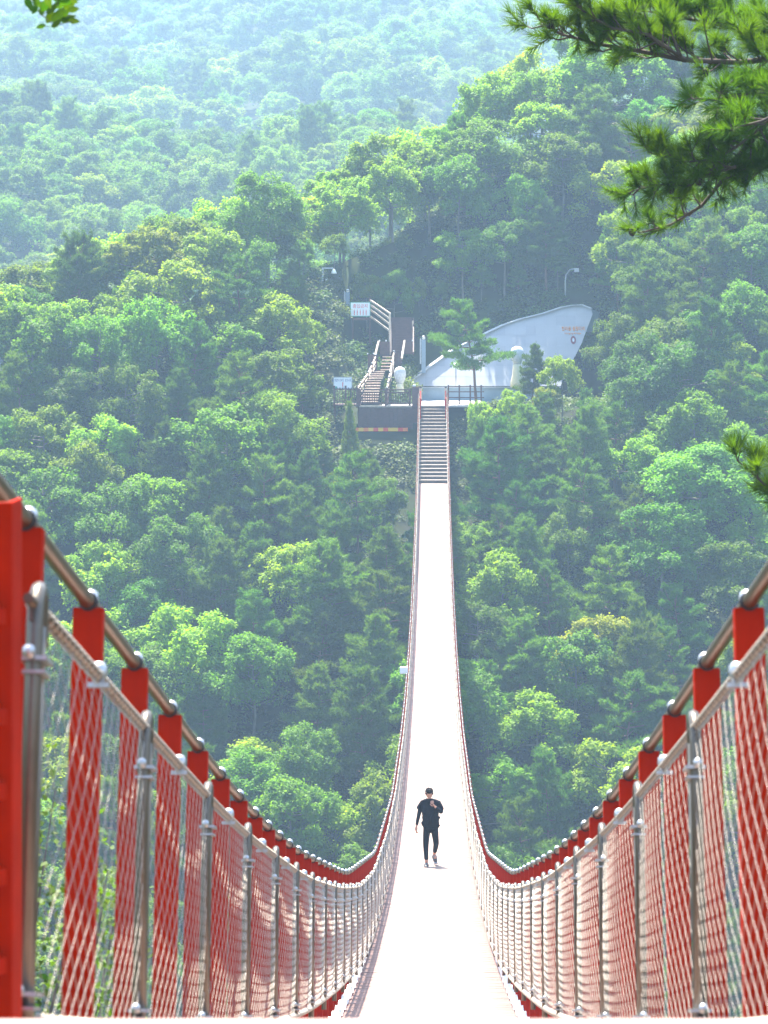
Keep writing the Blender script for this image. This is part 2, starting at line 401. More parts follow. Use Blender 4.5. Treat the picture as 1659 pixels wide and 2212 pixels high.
for sx in (-1, 1):
    D = 7.05; k = 0
    while D < 199.5:
        sl = (znt(D+.5)-znt(D-.5)); th = math.atan(sl)
        hgt = (znt(D)-znb(D))
        p = inst(npm[sx], 'net_post', bridge, (sx*(XN+.006), D, znt(D)+.005), (th, 0, 0), (1, 1, (hgt+.03)/math.cos(th)))
        for zz in (-.13, -.86):
            b = inst(brk_me, 'bracket', None, (-sx*.004, 0, zz)); b.parent = p
        if D+1.32 < 199.5:
            Dm = D+1.32; inst(knob_me, 'cable_clip', bridge, (sx*(XN+.012), Dm, znt(Dm)+.012), (th, 0, 0))
        D += 2.65; k += 1
# the net itself: real crossing wires
def net_wires(sx):
    P = []; Q = []
    def pt(D, v):
        ph = ((D-7.05)/2.65) % 1.0; sg = math.sin(PI*ph)
        zb = znb(D); zt = znt(D); z = zb+(zt-zb)*v - .022*sg*(1-.2*v)*math.sin(PI*min(1, v*1.0)+.25)
        return (sx*(XN + .005 - .028*sg*math.sin(PI*v)), D, z)
    segs = []
    D0 = 5.0
    while D0 < 199.6:
        near = D0 < 95
        for fam in (0, 1):
            n = 7 if near else 4; prev = None
            for i in range(n+1):
                t = i/n; D = D0+1.62*t; v = t if fam == 0 else 1-t
                q = pt(D, v) if 7.0 <= D <= 199.7 else None
                if prev and q: segs.append((prev, q, .0009 if D < 14 else .0012 if D < 22 else .0018 if D < 28 else (.0027 if near else .0050 if D < 150 else .009)))
                prev = q
        D0 += .162 if near else .27
    a = np.array([s[0] for s in segs]); b = np.array([s[1] for s in segs]); r = np.array([s[2] for s in segs])[:,None]
    d = b-a; d /= np.linalg.norm(d, axis=1)[:,None]
    s1 = np.cross(d, np.array([[1.,0,0]])); s1 /= np.linalg.norm(s1, axis=1)[:,None]; s2 = np.cross(d, s1)
    vs = []
    for e in (a, b):
        for k in range(3):
            an = 2*PI*k/3; vs.append(e + r*(s1*math.cos(an)+s2*math.sin(an)))
    n = len(a); v = np.stack(vs, 1).reshape(-1, 3); base = np.arange(n)[:,None]*6
    f = np.concatenate([base+np.array([[k, (k+1)%3, 3+(k+1)%3, 3+k]]) for k in range(3)], 0)
    return np_mesh('safety_net', v, f, M['net'], True)
for sx in (-1, 1):
    o = link(bpy.data.objects.new('safety_net', net_wires(sx)), bridge); tag(o, kind='stuff')
# stepped end of the deck
NS = 22
for i in range(NS):
    d0 = SB+(SE-SB)*i/NS; d1 = SB+(SE-SB)*(i+1)/NS; z0 = zfloor(SB)+(ZT-zfloor(SB))*(i+1)/NS; rise = (ZT-zfloor(SB))/NS
    MB().box((0, (d0+d1)/2-.01, z0-.025), (1.78, d1-d0-.02, .05)).build('tread', M['wood_grey'], bridge)
    MB().box((0, d0+.03, z0-.05-rise*.40), (1.76, .03, rise*.62)).build('riser', M['wood_brown'], bridge)
for sx in (-1, 1):
    MB().bar((sx*.90, SB, zfloor(SB)-.10), (sx*.90, SE, ZT-.10), .04, .30).build('stringer', M['wood_dark'], bridge)
    MB().bar((sx*.93, SB-.2, zfloor(SB)+.05), (sx*.93, SE, ZT+.10), .05, .10).build('hand_rail', M['kerb'], bridge)
    x = sx*.86
    MB().box((x, SE-4.0, zfloor(SE-4)+.75), (.07,.07,1.5)).build('guide_post', M['red'], bridge)
    MB().bar((x, SE-4.0, zfloor(SE-4)+1.0), (x, SE+.3, ZT+1.0), .05, .07).build('guide_rail', M['red'], bridge)
    MB().box((x, SE+.3, ZT+.35), (.16,.16,.9)).build('gate_post', M['red'], bridge)
    MB().box((x, SE+.3, ZT+.80), (.20,.20,.75)).build('gate_post_sleeve', M['wood_light'], bridge)
    MB().box((x, SE+.3, ZT+1.24), (.15,.15,.14)).build('gate_post_cap', M['darkgap'], bridge)
# near end: red end column with ribs, landing slab
colm = MB()
colm.box((-.965, 6.50, -1.68), (.15, .012, 2.53)); colm.box((-.896, 6.58, -1.68), (.012, .15, 2.53)); colm.box((-1.034, 6.58, -1.68), (.012,.15,2.53))
colm.build('end_column', M['red'], bridge, .004)
for y_ in (1285, 1500, 1660, 1845, 2035):
    z = (HY-y_)*6.5/F; rb = MB()
    rb.add([(-1.03,6.49,z+.05),(-.900,6.49,z-.03),(-.900,6.49,z-.065),(-1.03,6.49,z+.015),(-1.03,6.34,z+.05),(-.92,6.38,z-.02),(-.92,6.38,z-.055),(-1.03,6.34,z+.015)],
        [(0,1,5,4),(3,7,6,2),(4,5,6,7),(0,3,2,1),(0,4,7,3),(1,2,6,5)])
    rb.build('rib', M['red'], bridge)
cr = MB().box((1.16, 6.0, -1.7), (.13,.15,2.66)).build('end_column', M['red'], bridge, .004)
ld = MB(); ld.box((0, .0, -.900-.15), (3.6, 7.4, .30)); o = ld.build('entrance_landing', M['concrete'], None, .01); tag(o, kind='structure')
MB().box((0, 3.72, -.899-.055), (3.6, .03, .11)).build('landing_edge_trim', M['trim'], o)
for i in range(4):
    MB().box((0, 3.9+.16*i, -1.17-.22*i), (1.8,.24,.06)).build('tread', M['wood_grey'], bridge)
# small white lamp box clipped outside the left rail
lb = empty('rail_floodlight', (-1.10, 112, zmc(112)+.1)); tag(lb, 'small white floodlight box fixed outside the left rail halfway along the bridge', 'floodlight')
MB().box((0,0,0), (.30,.22,.26)).build('lamp_housing', M['white'], lb, .03)
MB().box((.08,0,-.20), (.05,.05,.22)).build('mount', M['black'], lb)

# ------------------------------------------------------------------ TREES (prototype meshes)
def unit(a): return a/np.maximum(1e-9, np.linalg.norm(a, axis=1))[:,None]
def leaf_quads(P, Nn, ln, wd, r):
    """diamond leaves at P, facing Nn"""
    n = len(P); t = unit(np.cross(Nn, r.normal(size=(n,3)))); b = np.cross(Nn, t)
    L = (ln*r.uniform(.7,1.3,n))[:,None]; Wd = (wd*r.uniform(.7,1.3,n))[:,None]
    fold = Nn*L*r.uniform(-.18,.18,n)[:,None]
    v = np.stack([P-t*L*.5, P+b*Wd*.5+fold, P+t*L*.5, P-b*Wd*.5+fold], 1).reshape(-1,3)
    return v, np.arange(n*4).reshape(n,4)
def blades(P, dirs, ln, wd, r):
    n = len(P); s = unit(np.cross(dirs, r.normal(size=(n,3))))
    L = (ln*r.uniform(.75,1.25,n))[:,None]
    v = np.stack([P-s*wd*.5, P+s*wd*.5, P+dirs*L], 1).reshape(-1,3)
    return v, np.arange(n*3).reshape(n,3)
def trunk_limbs(H, tips, r0, mat_, seed, fork=.45, lean=(0,0)):
    rr = random.Random(seed); mb = MB()
    top = Vector((lean[0], lean[1], H*.86)); pts = []
    for i in range(7):
        t = i/6; pts.append(Vector((top.x*t*t+rr.uniform(-.12,.12)*t, top.y*t*t+rr.uniform(-.12,.12)*t, top.z*t-.6*(1-t))))
    mb.tube(pts, [r0*(1-.82*i/6) for i in range(7)], 7)
    for tp in tips:
        tp = Vector(tp); hz = max(fork*H*.6, min(tp.z-.5, H*.8)); t = min(.95, max(.1, (hz-.0)/top.z))
        a = Vector((top.x*t*t, top.y*t*t, top.z*t)); m1 = a.lerp(tp, .5)+Vector((rr.uniform(-.2,.2), rr.uniform(-.2,.2), -.12))
        mb.tube([a, m1, tp], [r0*.34, r0*.22, r0*.07], 5, False)
    return mb.mesh('trunk', mat_)
def broadleaf(seed, H=8.5, R=3.2, nc=46, nl=330, leaf=.17, m='leafA', squash=.38):
    r = np.random.default_rng(seed); cs = []; rad = []
    while len(cs) < nc:
        d = r.normal(size=3); d /= np.linalg.norm(d)
        if d[2] < -.55: continue
        f = r.uniform(.50, 1.0)
        lob = 1+.28*math.sin(3*math.atan2(d[1], d[0])+seed)*abs(1-d[2])
        cs.append([d[0]*R*f*lob, d[1]*R*f*lob, H*.64+d[2]*H*squash*f]); rad.append(r.uniform(.50,1.02)*R/3.2)
    cs = np.array(cs); rad = np.array(rad)
    cs[:,2] = np.minimum(cs[:,2], H-.4)
    Ps, Ns = [], []
    for c, q in zip(cs, rad):
        ns = nl//6; d = unit(r.normal(size=(ns,3))+np.array([0,0,.55])); sp = c + d*q*r.uniform(.55,1.08,ns)[:,None]*np.array([1,1,.72])
        sp = np.repeat(sp, 6, 0); dd = np.repeat(d, 6, 0); k = len(sp)
        Ps.append(sp + r.normal(size=(k,3))*.105); Ns.append(unit(dd*.5+np.array([0,0,.75])+r.normal(size=(k,3))*.55))
    P = np.concatenate(Ps); Nn = np.concatenate(Ns)
    v, f = leaf_quads(P, Nn, leaf*1.25, leaf*.8, r)
    tips = [tuple(c) for c in cs[r.permutation(nc)[:16]]]
    return np_mesh('crown', v, f, M[m]), trunk_limbs(H, tips, .15, M['trunk_grey'], seed), H, R
def pine(seed, H=9.0, R=2.7, conic=False, m='needle', open_=False):
    r = np.random.default_rng(seed); rr = random.Random(seed); P, Dr = [], []; tips = []
    lean = (rr.uniform(-.7,.7), rr.uniform(-.4,.4))
    if open_: lean = (rr.uniform(.6,1.2)*rr.choice((-1,1)), .2)
    z = H*(.42 if open_ else .30 if not conic else .12); z0 = z; k_ = 0; a0 = rr.uniform(0, 6)
    nbr = 20 if open_ else 46 if not conic else 70
    for k_ in range(nbr):
        u = (k_+rr.random()*.8)/nbr; z = z0+(H*.97-z0)*u; t = u
        L = R*(1-.70*t**1.7)*rr.uniform(.55,1.2) if not conic else R*.85*(1-t)**.8+.2
        a = a0+k_*2.4+rr.uniform(-.5,.5); tt = min(1, z/(H*.86)); ax = Vector((lean[0]*tt*tt, lean[1]*tt*tt, z-.1*L))
        rise = rr.uniform(-.06,.20)+.35*t*t; tip = ax+Vector((math.cos(a)*L, math.sin(a)*L, L*rise))
        tips.append(tuple(tip)); n = int((72 if not conic else 40)*L*(1.25 if open_ else 1.)); s_ = r.uniform(.28,1.05,n)
        wdt = (.14+.34*np.sin(np.clip((s_-.15)/.95,0,1)*PI)**.7)*(L*.62)
        lat = r.normal(size=n)*wdt*.62; sid = np.array([-math.sin(a), math.cos(a), 0.])
        base = np.array(ax)[None]*(1-s_[:,None])+np.array(tip)[None]*s_[:,None]+sid[None]*lat[:,None]
        base[:,2] += r.normal(size=n)*.10+.10*np.sin(s_*9+k_)-.16*np.abs(lat)/max(.3,L*.4)+.10*s_**3
        out = np.array([math.cos(a), math.sin(a), 0.])[None]*.7+sid[None]*np.sign(lat)[:,None]*.5
        base = np.repeat(base, 6, 0); out = np.repeat(out, 6, 0); k = len(base)
        P.append(base+r.normal(size=(k,3))*.035); Dr.append(unit(out*.55+np.array([0,0,.50])+r.normal(size=(k,3))*.5))
    n = 90; base = np.repeat(np.array([lean[0], lean[1], H-.35])+r.normal(size=(n,3))*np.array([.28,.28,.22]), 6, 0)
    P.append(base); Dr.append(unit(np.array([0,0,.6])+r.normal(size=(len(base),3))*.55))
    P = np.concatenate(P); Dr = np.concatenate(Dr)
    v, f = blades(P, Dr, .27, .060, r)
    return np_mesh('crown', v, f, M[m]), trunk_limbs(H, [tips[i] for i in r.permutation(len(tips))[:26]], .15, M['trunk_red'], seed, .3, lean), H, R
BL = [broadleaf(s, H=8+.5*(s%3), R=3.0+.25*(s%3), m='leafA') for s in range(1,6)] + [broadleaf(s, H=7.5, R=3.0, nc=40, nl=320, leaf=.19, m='leafB') for s in (11,12,13)]
BS = [broadleaf(s, H=5.2, R=1.7, nc=26, nl=240, leaf=.13, m='leafB', squash=.42) for s in (21,22)]
PN = [pine(s) for s in (31,32,33,34,35)] + [pine(s, R=3.0, open_=True) for s in (36,37,38)]
PC = [pine(s, H=7.5, R=2.1, conic=True) for s in (41,42)]
SH = []
for s in (51,52,53):
    r = np.random.default_rng(s); n = 700
    d = unit(r.normal(size=(n,3))*np.array([1,1,.8])+np.array([0,0,.5])); P = d*np.array([1,1,.75])*r.uniform(.45,1.0,n)[:,None]+r.normal(size=(n,3))*.12
    v, f = leaf_quads(P, unit(d*.4+np.array([0,0,.8])+r.normal(size=(n,3))*.5), .20, .12, r); SH.append(np_mesh('foliage', v, f, M['under']))

occupied = []      # (X, D, r)
placed = []
def scr(X, D, z): return VX+(X-CX)*F/D, HY-z*F/D
def where(x, y):
    if x < 300: hx = 'at far left'
    elif x < 620: hx = 'left of bridge'
    elif x < 937: hx = 'just left of bridge'
    elif x < 1200: hx = 'just right of bridge'
    elif x < 1450: hx = 'right of bridge'
    else: hx = 'at far right'
    bands = [(330,'on the hazy crest'),(480,'on the upper slope'),(640,'above the signboards'),(840,'level with the stairs'),(1000,'level with the platform'),(1200,'below the platform'),(1420,'in mid valley'),(1650,'low in the valley'),(9999,'at the valley bottom')]
    for b, s in bands:
        if y < b: return hx, s
def tone(col):
    if col[0] > 1.15: return 'yellowish'
    if col[0]+col[1] > 2.12: return 'bright'
    if col[1] < .85: return 'dark'
    return 'green'
def tree(kind, X, D, H, wf=1.0, col=(1,1,1), label=None, var=None, rz=None, base=None):
    pool = dict(oak=BL[:5], bright=BL[5:], small=BS, pine=PN, conifer=PC)[kind]
    cr, tr, H0, R0 = pool[(var if var is not None else random.randrange(99)) % len(pool)]
    s = H/H0; zb = (terr1(X, D)-.15) if base is None else base
    name = {'oak':'broadleaf_tree','bright':'broadleaf_tree','small':'young_tree','pine':'pine_tree','conifer':'conifer_tree'}[kind]
    e = empty(name, (X, D, zb), random.uniform(0, 2*PI) if rz is None else rz)
    e.scale = (s*wf, s*wf, s)
    c = inst(cr, 'crown', e); c.color = (*col, 1); inst(tr, 'trunk', e)
    x, y = scr(X, D, zb+H); hx, hy = where(x, y+60)
    kn = {'oak':'leafy broadleaf tree','bright':'lime broadleaf tree','small':'slender young tree','pine':'layered red pine','conifer':'pointed conifer'}[kind]
    if not label:
        label = f'{tone(col)} {kn} {hx} {hy}'
    tag(e, label, 'tree', f'{kn}s {hx} {hy}')
    occupied.append((X, D, R0*s*wf)); placed.append(e)
    return e
def hero(kind, x, ytop, D, wf=1.0, col=(1,1,1), label=None, var=0, rz=0, dmin=147, want=None):
    if want:
        best = None
        for d_ in np.arange(dmin, 262, .5):
            h_ = (HY-ytop)*d_/F-terr1(CX+(x-VX)*d_/F, d_)
            if best is None or abs(h_-want) < best[0]: best = (abs(h_-want), d_)
        D = float(best[1])
    X = CX+(x-VX)*D/F; zt = (HY-ytop)*D/F; zb = terr1(X, D)-.15; H = zt-zb
    if H < 2.0: print('SHORT', label, H); H = 3.
    if H > 13: print('TALL', label, H)
    return tree(kind, X, D, H, wf, col, label, var, rz)
# the trees one can single out in the photograph
hero('pine', 1030, 648, 202, 1.0, (1.0,1.05,.9), 'leaning pine with layered pads standing in front of the grey tiled wall', 5, PI)
hero('pine', 1150, 745, 203, .85, (.85,.95,.9), 'dark small pine covering the foot of the grey tiled wall', 1, 2.0)
hero('bright', 1215, 770, 200, .70, (1.2,1.1,.8), 'lime leaved tree with bright tips under the right end of the tiled wall', 0, 0)
hero('pine', 1400, 560, 206, 1.05, (.95,1,.95), 'tall broad pine right of the tiled wall', 2, .5)
hero('bright', 1040, 870, 196, .7, (1.15,1.1,.8), 'lime leaved bush crowned tree beside the right handrail of the stepped deck', 1, 1.2)
hero('conifer', 757, 868, 194, .55, (1.25,1.15,.85), 'small pale conifer in front of the brown platform', 0, 0)
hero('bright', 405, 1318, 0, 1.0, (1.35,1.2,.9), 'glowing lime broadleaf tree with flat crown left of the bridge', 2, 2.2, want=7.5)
hero('pine', 700, 1170, 0, 1.2, (1.15,1.15,.8), 'big bright green pine between the bridge and the lime broadleaf tree', 3, .4, want=8.5)
hero('pine', 480, 1165, 0, .95, (1.05,1.0,.95), 'pale spreading pine behind the lime broadleaf tree', 4, 1.1, want=8)
hero('pine', 800, 1330, 0, 1.0, (.95,1.1,.8), 'broad dark pine touching the left side of the deck', 1, 2.1, want=7.5)
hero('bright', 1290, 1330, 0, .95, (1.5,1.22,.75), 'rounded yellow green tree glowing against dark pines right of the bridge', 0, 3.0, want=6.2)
hero('oak', 1510, 965, 0, 1.15, (1.0,1.12,.9), 'large leafy tree with many shining tips at the right edge', 2, .3, want=9)
hero('oak', 1430, 1090, 0, 1.05, (1.0,1.12,.95), 'leafy tree with shining tips in front of the large right hand tree', 3, 1.3, want=8)
hero('pine', 1080, 905, 0, 1.15, (.9,1.05,.9), 'wide layered pine right of the stepped deck below the wall', 2, 1.0, want=8.5)
hero('bright', 1160, 1500, 0, 1.1, (1.05,1.15,.9), 'bright green shrubby tree low on the right above the net', 1, .2, want=6)
hero('bright', 1090, 1640, 0, 1.0, (1.0,1.1,.9), 'bushy light green tree beside the right net at its lowest point', 2, 1.2, want=6)
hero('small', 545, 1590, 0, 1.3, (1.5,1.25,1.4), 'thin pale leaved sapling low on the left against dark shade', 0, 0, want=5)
hero('small', 722, 1735, 0, 1.2, (1.15,1.1,.9), 'small light green sapling at the valley bottom left of the walker', 1, 0, want=4.5)
hero('bright', 905, 600, 219.5, .6, (1.15,1.1,.9), 'bright green tree standing right of the dark upper steps', 2, .8)
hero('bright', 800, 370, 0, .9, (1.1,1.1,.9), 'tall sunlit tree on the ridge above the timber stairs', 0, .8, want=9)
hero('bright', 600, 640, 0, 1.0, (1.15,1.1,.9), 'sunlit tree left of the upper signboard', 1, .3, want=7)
hero('pine', 1540, 650, 0, .9, (.85,.95,.95), 'dark pine in shade at the right edge level with the wall', 1, .9, want=9)
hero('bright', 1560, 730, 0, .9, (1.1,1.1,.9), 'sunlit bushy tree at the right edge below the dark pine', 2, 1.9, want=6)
hero('bright', 1105, 845, 198, .8, (1.05,1.1,.9), 'bushy tree hiding the plaza edge below the tiled wall', 2, 1.9)
hero('bright', 1180, 838, 198.5, .8, (1.25,1.1,.8), 'yellow green tree hiding the right half of the plaza edge', 0, .9)
for n_, (x_, y_, k_, w_) in enumerate([(955,610,'oak',5),(1040,575,'oak',6),(1120,560,'pine',6.5),(1205,535,'oak',6),(1290,520,'pine',7),(1000,500,'bright',6.5),(1090,470,'oak',7),(745,575,'oak',5.5),(690,610,'bright',6),(835,545,'pine',6.5),(1330,610,'oak',6),(655,545,'oak',6.5),(1180,430,'pine',7),(930,420,'bright',7)]):
    hero(k_, x_, y_, 0, 1.0, (1.,1.,.95), None, n_, n_*1.1, dmin=219.5, want=w_)
hero('oak', 722, 588, 217.3, .9, (1,1,1), 'small leafy tree behind the upper signboard', 1, .4)
hero('bright', 792, 592, 217.6, .8, (.95,1,1), 'small lime tree directly behind the railing of the upper landing', 0, 1.4)
hero('oak', 852, 585, 217.3, .8, (.9,1,1), 'small dark leafy tree behind the dark upper steps', 3, 2.4)
# fill the rest of the wooded slope one tree at a time
def blocked(X, D, H, R):
    zb = terr1(X, D); x, yt = scr(X, D, zb+H); rp = R*F/D
    if D < 216 and x+rp > 685 and x-rp < 905 and yt < 655: return True
    if D < 204:
        if x+rp > 712 and x-rp < 905 and yt < 936: return True
        if x+rp > 893 and x-rp < 985 and yt < 1056: return True
        if x+rp > 880 and x-rp < 1235 and yt < 842: return True
        if x+rp > 1180 and x-rp < 1275 and yt < 765: return True
        if abs(X) < 1.6+R and zb+H > zfloor(min(D,199))-.8: return True
    elif D < 217:
        if -7.6-R*.8 < X < 13.2+R*.5: return True
    elif D < 222:
        if yt < 700 and 690 < x < 905 and zb < -2: return True
    return False
tries = 0; nfill = 0
while tries < 26000 and nfill < 330:
    tries += 1
    D = random.uniform(146, 262)**1.0
    xl = -VX*D/F-3.5; xr = (1659-VX)*D/F+3.5
    X = random.uniform(xl, xr)
    cst = float(np.interp(X, [-160,-40,-32,-14,-3,12,30,60,160], [-14,-8.5,-5.5,1.0,6.0,15.,26,40,70])); Dc = 200+(cst+7.2)/.63
    if D > Dc+9: continue
    left = X < 0
    pp = .60 if (D < 204 and abs(X) < 16) else (.38 if D < 204 else .16)
    if X > 12 and D > 195: pp = .22
    kind = 'pine' if random.random() < pp else ('oak' if random.random() < (.45 if left else .62) else 'bright')
    H = random.uniform(6.3, 9.2); wf = random.uniform(.82, 1.1)
    R = (2.7 if kind == 'pine' else 3.1)*H/8.5*wf
    if D < 199: H = min(H, 8.2)
    if any((X-a)**2+(D-b)**2 < (.61*(R+c))**2 for a, b, c in occupied): continue
    ok = True
    if blocked(X, D, H, R):
        H = random.uniform(3.0, 5); R *= .55; wf *= .95
        if blocked(X, D, H, R): continue
        if any((X-a)**2+(D-b)**2 < (.6*(R+c))**2 for a, b, c in occupied): continue
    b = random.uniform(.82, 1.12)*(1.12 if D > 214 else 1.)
    if kind == 'pine': col = (b*random.uniform(.85,1.05), b, b*random.uniform(.8,1.05))
    else:
        yl = random.random()
        col = (b*(1.12 if yl < (.35 if left else .2) else random.uniform(.85,1.05)), b*1.02, b*.9)
    tree(kind, X, D, H, wf, col); nfill += 1
print('trees placed', len(placed), 'tries', tries)

# far wooded ridges: one mass, crowns instanced on points
def forest(name, regions, protos, smin, smax, spacing, kinds_p, seed, visible_only=True):
    r = random.Random(seed); pts = []; cell = {}
    for (d0, d1, n, mx) in regions:
        cnt = 0; t = 0
        while cnt < n and t < n*30:
            t += 1
            D = r.uniform(d0, d1); X = r.uniform(-VX*D/F-mx, (1659-VX)*D/F+mx)
            sp = spacing; key = (int(X//sp), int(D//sp)); bad = False
            for i in (-1,0,1):
                for j in (-1,0,1):
                    for (a, b) in cell.get((key[0]+i, key[1]+j), ()):
                        if (a-X)**2+(b-D)**2 < sp*sp: bad = True
            if bad or (name == 'undergrowth' and 197.4 < D < 200.3 and -6.8 < X < -1 or 200.3 < D < 218.6 and (-1.9 < X < 4.5 or D > 211 and D < 213.5+.75*5.9*max(0,min(1,(X+1.5)/9)) and -1.9 < X < 14 or (-7 < X < -1.8 and terr1(X, D) < ZT+.3))): continue
            cell.setdefault(key, []).append((X, D)); pts.append((X, D)); cnt += 1
    n = len(pts); me = bpy.data.meshes.new(name); me.from_pydata([(a, b, terr1(a, b)-.4) for a, b in pts], [], [])
    k = me.attributes.new('pick', 'INT', 'POINT'); k.data.foreach_set('value', [kinds_p(r) for _ in range(n)])
    s = me.attributes.new('size', 'FLOAT', 'POINT'); s.data.foreach_set('value', [r.uniform(smin, smax) for _ in range(n)])
    a = me.attributes.new('turn', 'FLOAT_VECTOR', 'POINT'); a.data.foreach_set('vector', [c for _ in range(n) for c in (0, 0, r.uniform(0, 2*PI))])
    o = link(bpy.data.objects.new(name, me)); o['kind'] = 'stuff'
    ng = bpy.data.node_groups.new(name, 'GeometryNodeTree'); ng.interface.new_socket('Geometry', in_out='INPUT', socket_type='NodeSocketGeometry'); ng.interface.new_socket('Geometry', in_out='OUTPUT', socket_type='NodeSocketGeometry')
    N = ng.nodes; L = ng.links; gi = N.new('NodeGroupInput'); go = N.new('NodeGroupOutput'); jn = N.new('GeometryNodeJoinGeometry')
    def attr(nm, ty):
        x = N.new('GeometryNodeInputNamedAttribute'); x.data_type = ty; x.inputs['Name'].default_value = nm; return x.outputs['Attribute']
    pk = attr('pick', 'INT'); sz = attr('size', 'FLOAT'); tn = attr('turn', 'FLOAT_VECTOR')
    for i, po in enumerate(protos):
        oi = N.new('GeometryNodeObjectInfo'); oi.transform_space = 'ORIGINAL'; oi.inputs['Object'].default_value = po; oi.inputs['As Instance'].default_value = True
        cmp_ = N.new('FunctionNodeCompare'); cmp_.data_type = 'INT'; cmp_.operation = 'EQUAL'
        L.new(pk, cmp_.inputs[2]); cmp_.inputs[3].default_value = i
        ip = N.new('GeometryNodeInstanceOnPoints'); L.new(gi.outputs[0], ip.inputs['Points']); L.new(cmp_.outputs[0], ip.inputs['Selection'])
        L.new(oi.outputs['Geometry'], ip.inputs['Instance']); L.new(tn, ip.inputs['Rotation']); L.new(sz, ip.inputs['Scale']); L.new(ip.outputs[0], jn.inputs[0])
    L.new(jn.outputs[0], go.inputs[0]); md = o.modifiers.new('scatter', 'NODES'); md.node_group = ng
    return o
def first_crown(me):
    for e in placed:
        for c in e.children:
            if c.data == me: return c
protos = [c for c in (first_crown(b[0]) for b in BL+PN) if c is not None]
protos = protos[:9]; np_ = len(protos)
def pick(r): return r.randrange(np_)
tag(forest('far_forest', [(335, 500, 850, 14)], protos, .9, 1.45, 5.8, pick, 5))
tag(forest('distant_forest', [(590, 1130, 2100, 40)], protos, 1.2, 2.2, 9.4, pick, 6))
# undergrowth on the near hill and banks
ug = forest('undergrowth', [(140, 236, 1500, 8)], [], 1, 1, 1.2, lambda r: 0, 9)
bpy.data.objects.remove(ug)
def shrub_proto(me, X, D, s, label):
    e = empty('bush', (X, D, terr1(X, D)-.1), 0); c = inst(me, 'foliage', e, scale=(s,s,s)); 
    st = MB()
    for k in range(5):
        a = k*1.3; st.tube([(0,0,-.2),(math.cos(a)*.2*s, math.sin(a)*.2*s, .3*s),(math.cos(a)*.45*s, math.sin(a)*.45*s, .7*s)], [.02,.014,.006], 5, False)
    st.build('stem', M['trunk'], e); tag(e, label, 'bush'); return c
sp = [shrub_proto(SH[0], CX+(700-VX)*199/F, 199, 1.2, 'low bush at the left foot of the brown platform'),
      shrub_proto(SH[1], CX+(1010-VX)*199/F, 199.0, 1.1, 'low bush right of the bridge gate posts'),
      shrub_proto(SH[2], CX+(905-VX)*218/F, 218, 1.1, 'low bush on the bank above the left end of the tiled wall')]
forest('undergrowth', [(140, 200.2, 3000, 5), (200.2, 218, 1300, 5), (218, 250, 1900, 4)], sp, .7, 1.5, 1.3, lambda r: r.randrange(3), 9)

# ------------------------------------------------------------------ far bridgehead
def polyclip(poly, x0, x1, y0, y1):
    def clip(P, inside, inter):
        out = []
        for i in range(len(P)):
            a, b = P[i-1], P[i]
            ia, ib = inside(a), inside(b)
            if ib:
                if not ia: out.append(inter(a, b))
                out.append(b)
            elif ia: out.append(inter(a, b))
        return out
    def ix(v): return lambda a, b: (v, a[1]+(b[1]-a[1])*(v-a[0])/(b[0]-a[0]))
    def iy(v): return lambda a, b: (a[0]+(b[0]-a[0])*(v-a[1])/(b[1]-a[1]), v)
    P = poly
    for ins, it in ((lambda p: p[0] >= x0, ix(x0)), (lambda p: p[0] <= x1, ix(x1)), (lambda p: p[1] >= y0, iy(y0)), (lambda p: p[1] <= y1, iy(y1))):
        if len(P) < 3: return []
        P = clip(P, ins, it)
    return P
DW = 212.0
wall = empty('tiled_retaining_wall', W(1050, 836, DW)); tag(wall, 'curved retaining wall faced with pale grey tiles behind the far bridgehead', 'wall')
WL = wall.location.copy()
outline = [(874,834),(874,830),(897,815),(919,798),(948,778),(978,756),(1003,744),(1029,732),(1058,717),(1088,703),(1126,690),(1177,677.5),(1200,670),(1219,663.6),(1242,660),(1264,658.5),(1285,667),(1286,680),(1281,692),(1270,718),(1259.5,743),(1246,768),(1232,790),(1221,812),(1211,834)]
px = F/DW
wp = [((x-1050)/px, (836-y)/px) for x, y in outline]
tilt = .75
def wpt(u, v, off=0): return Vector((u, v*tilt - off, v))
def prism2(poly, t0, t1):
    n = len(poly); mb = MB()
    vs = [wpt(u, v, t1) for u, v in poly]+[wpt(u, v, t0) for u, v in poly]
    fs = [tuple(range(n)), tuple(range(2*n-1, n-1, -1))]+[(i, (i+1)%n+0, (i+1)%n+n, i+n)[::-1] for i in range(n)]
    mb.add(vs, fs); return mb
prism2([(u, v) for u, v in wp], -.6, 0).build('wall_core', M['joint'], wall)
ts = .74; gi_ = 0
for i in range(-9, 12):
    for j in range(0, 9):
        q = polyclip(wp, i*ts+.008, (i+1)*ts-.008, j*ts+.008, (j+1)*ts-.008)
        if len(q) < 3: continue
        ar = abs(sum(q[k-1][0]*q[k][1]-q[k][0]*q[k-1][1] for k in range(len(q))))/2
        if ar < .02: continue
        prism2(q, 0, .025+random.uniform(0,.006)).build('tile', M['tile'] if random.random() < .72 else M['tile2'], wall)
MB().box((-.2, .18, -.72), (11.0, .1, 1.40)).build('shaded_base_panel', M['band'], wall)  # lower wall: its shade is put into the blue-grey colour
MB().box((-.2, .06, -.02), (11.2, .3, .05)).build('ledge', M['joint'], wall)
cp = MB(); ct = [wpt(u, v+.03, .05) for u, v in wp[1:17]]
for a, b in zip(ct[:-1], ct[1:]): cp.bar(a, b, .5, .06)
cp.build('coping', M['stone'], wall)
rt = MB(); rt.add([wpt(*wp[16]), wpt(wp[16][0]+.65, wp[16][1]-.25)+Vector((0,1.2,0)), wpt(wp[19][0]+.65, wp[19][1])+Vector((0,1.2,0)), wpt(*wp[19])], [(0,1,2,3)]); 
rt.build('side_return', M['band'], wall)
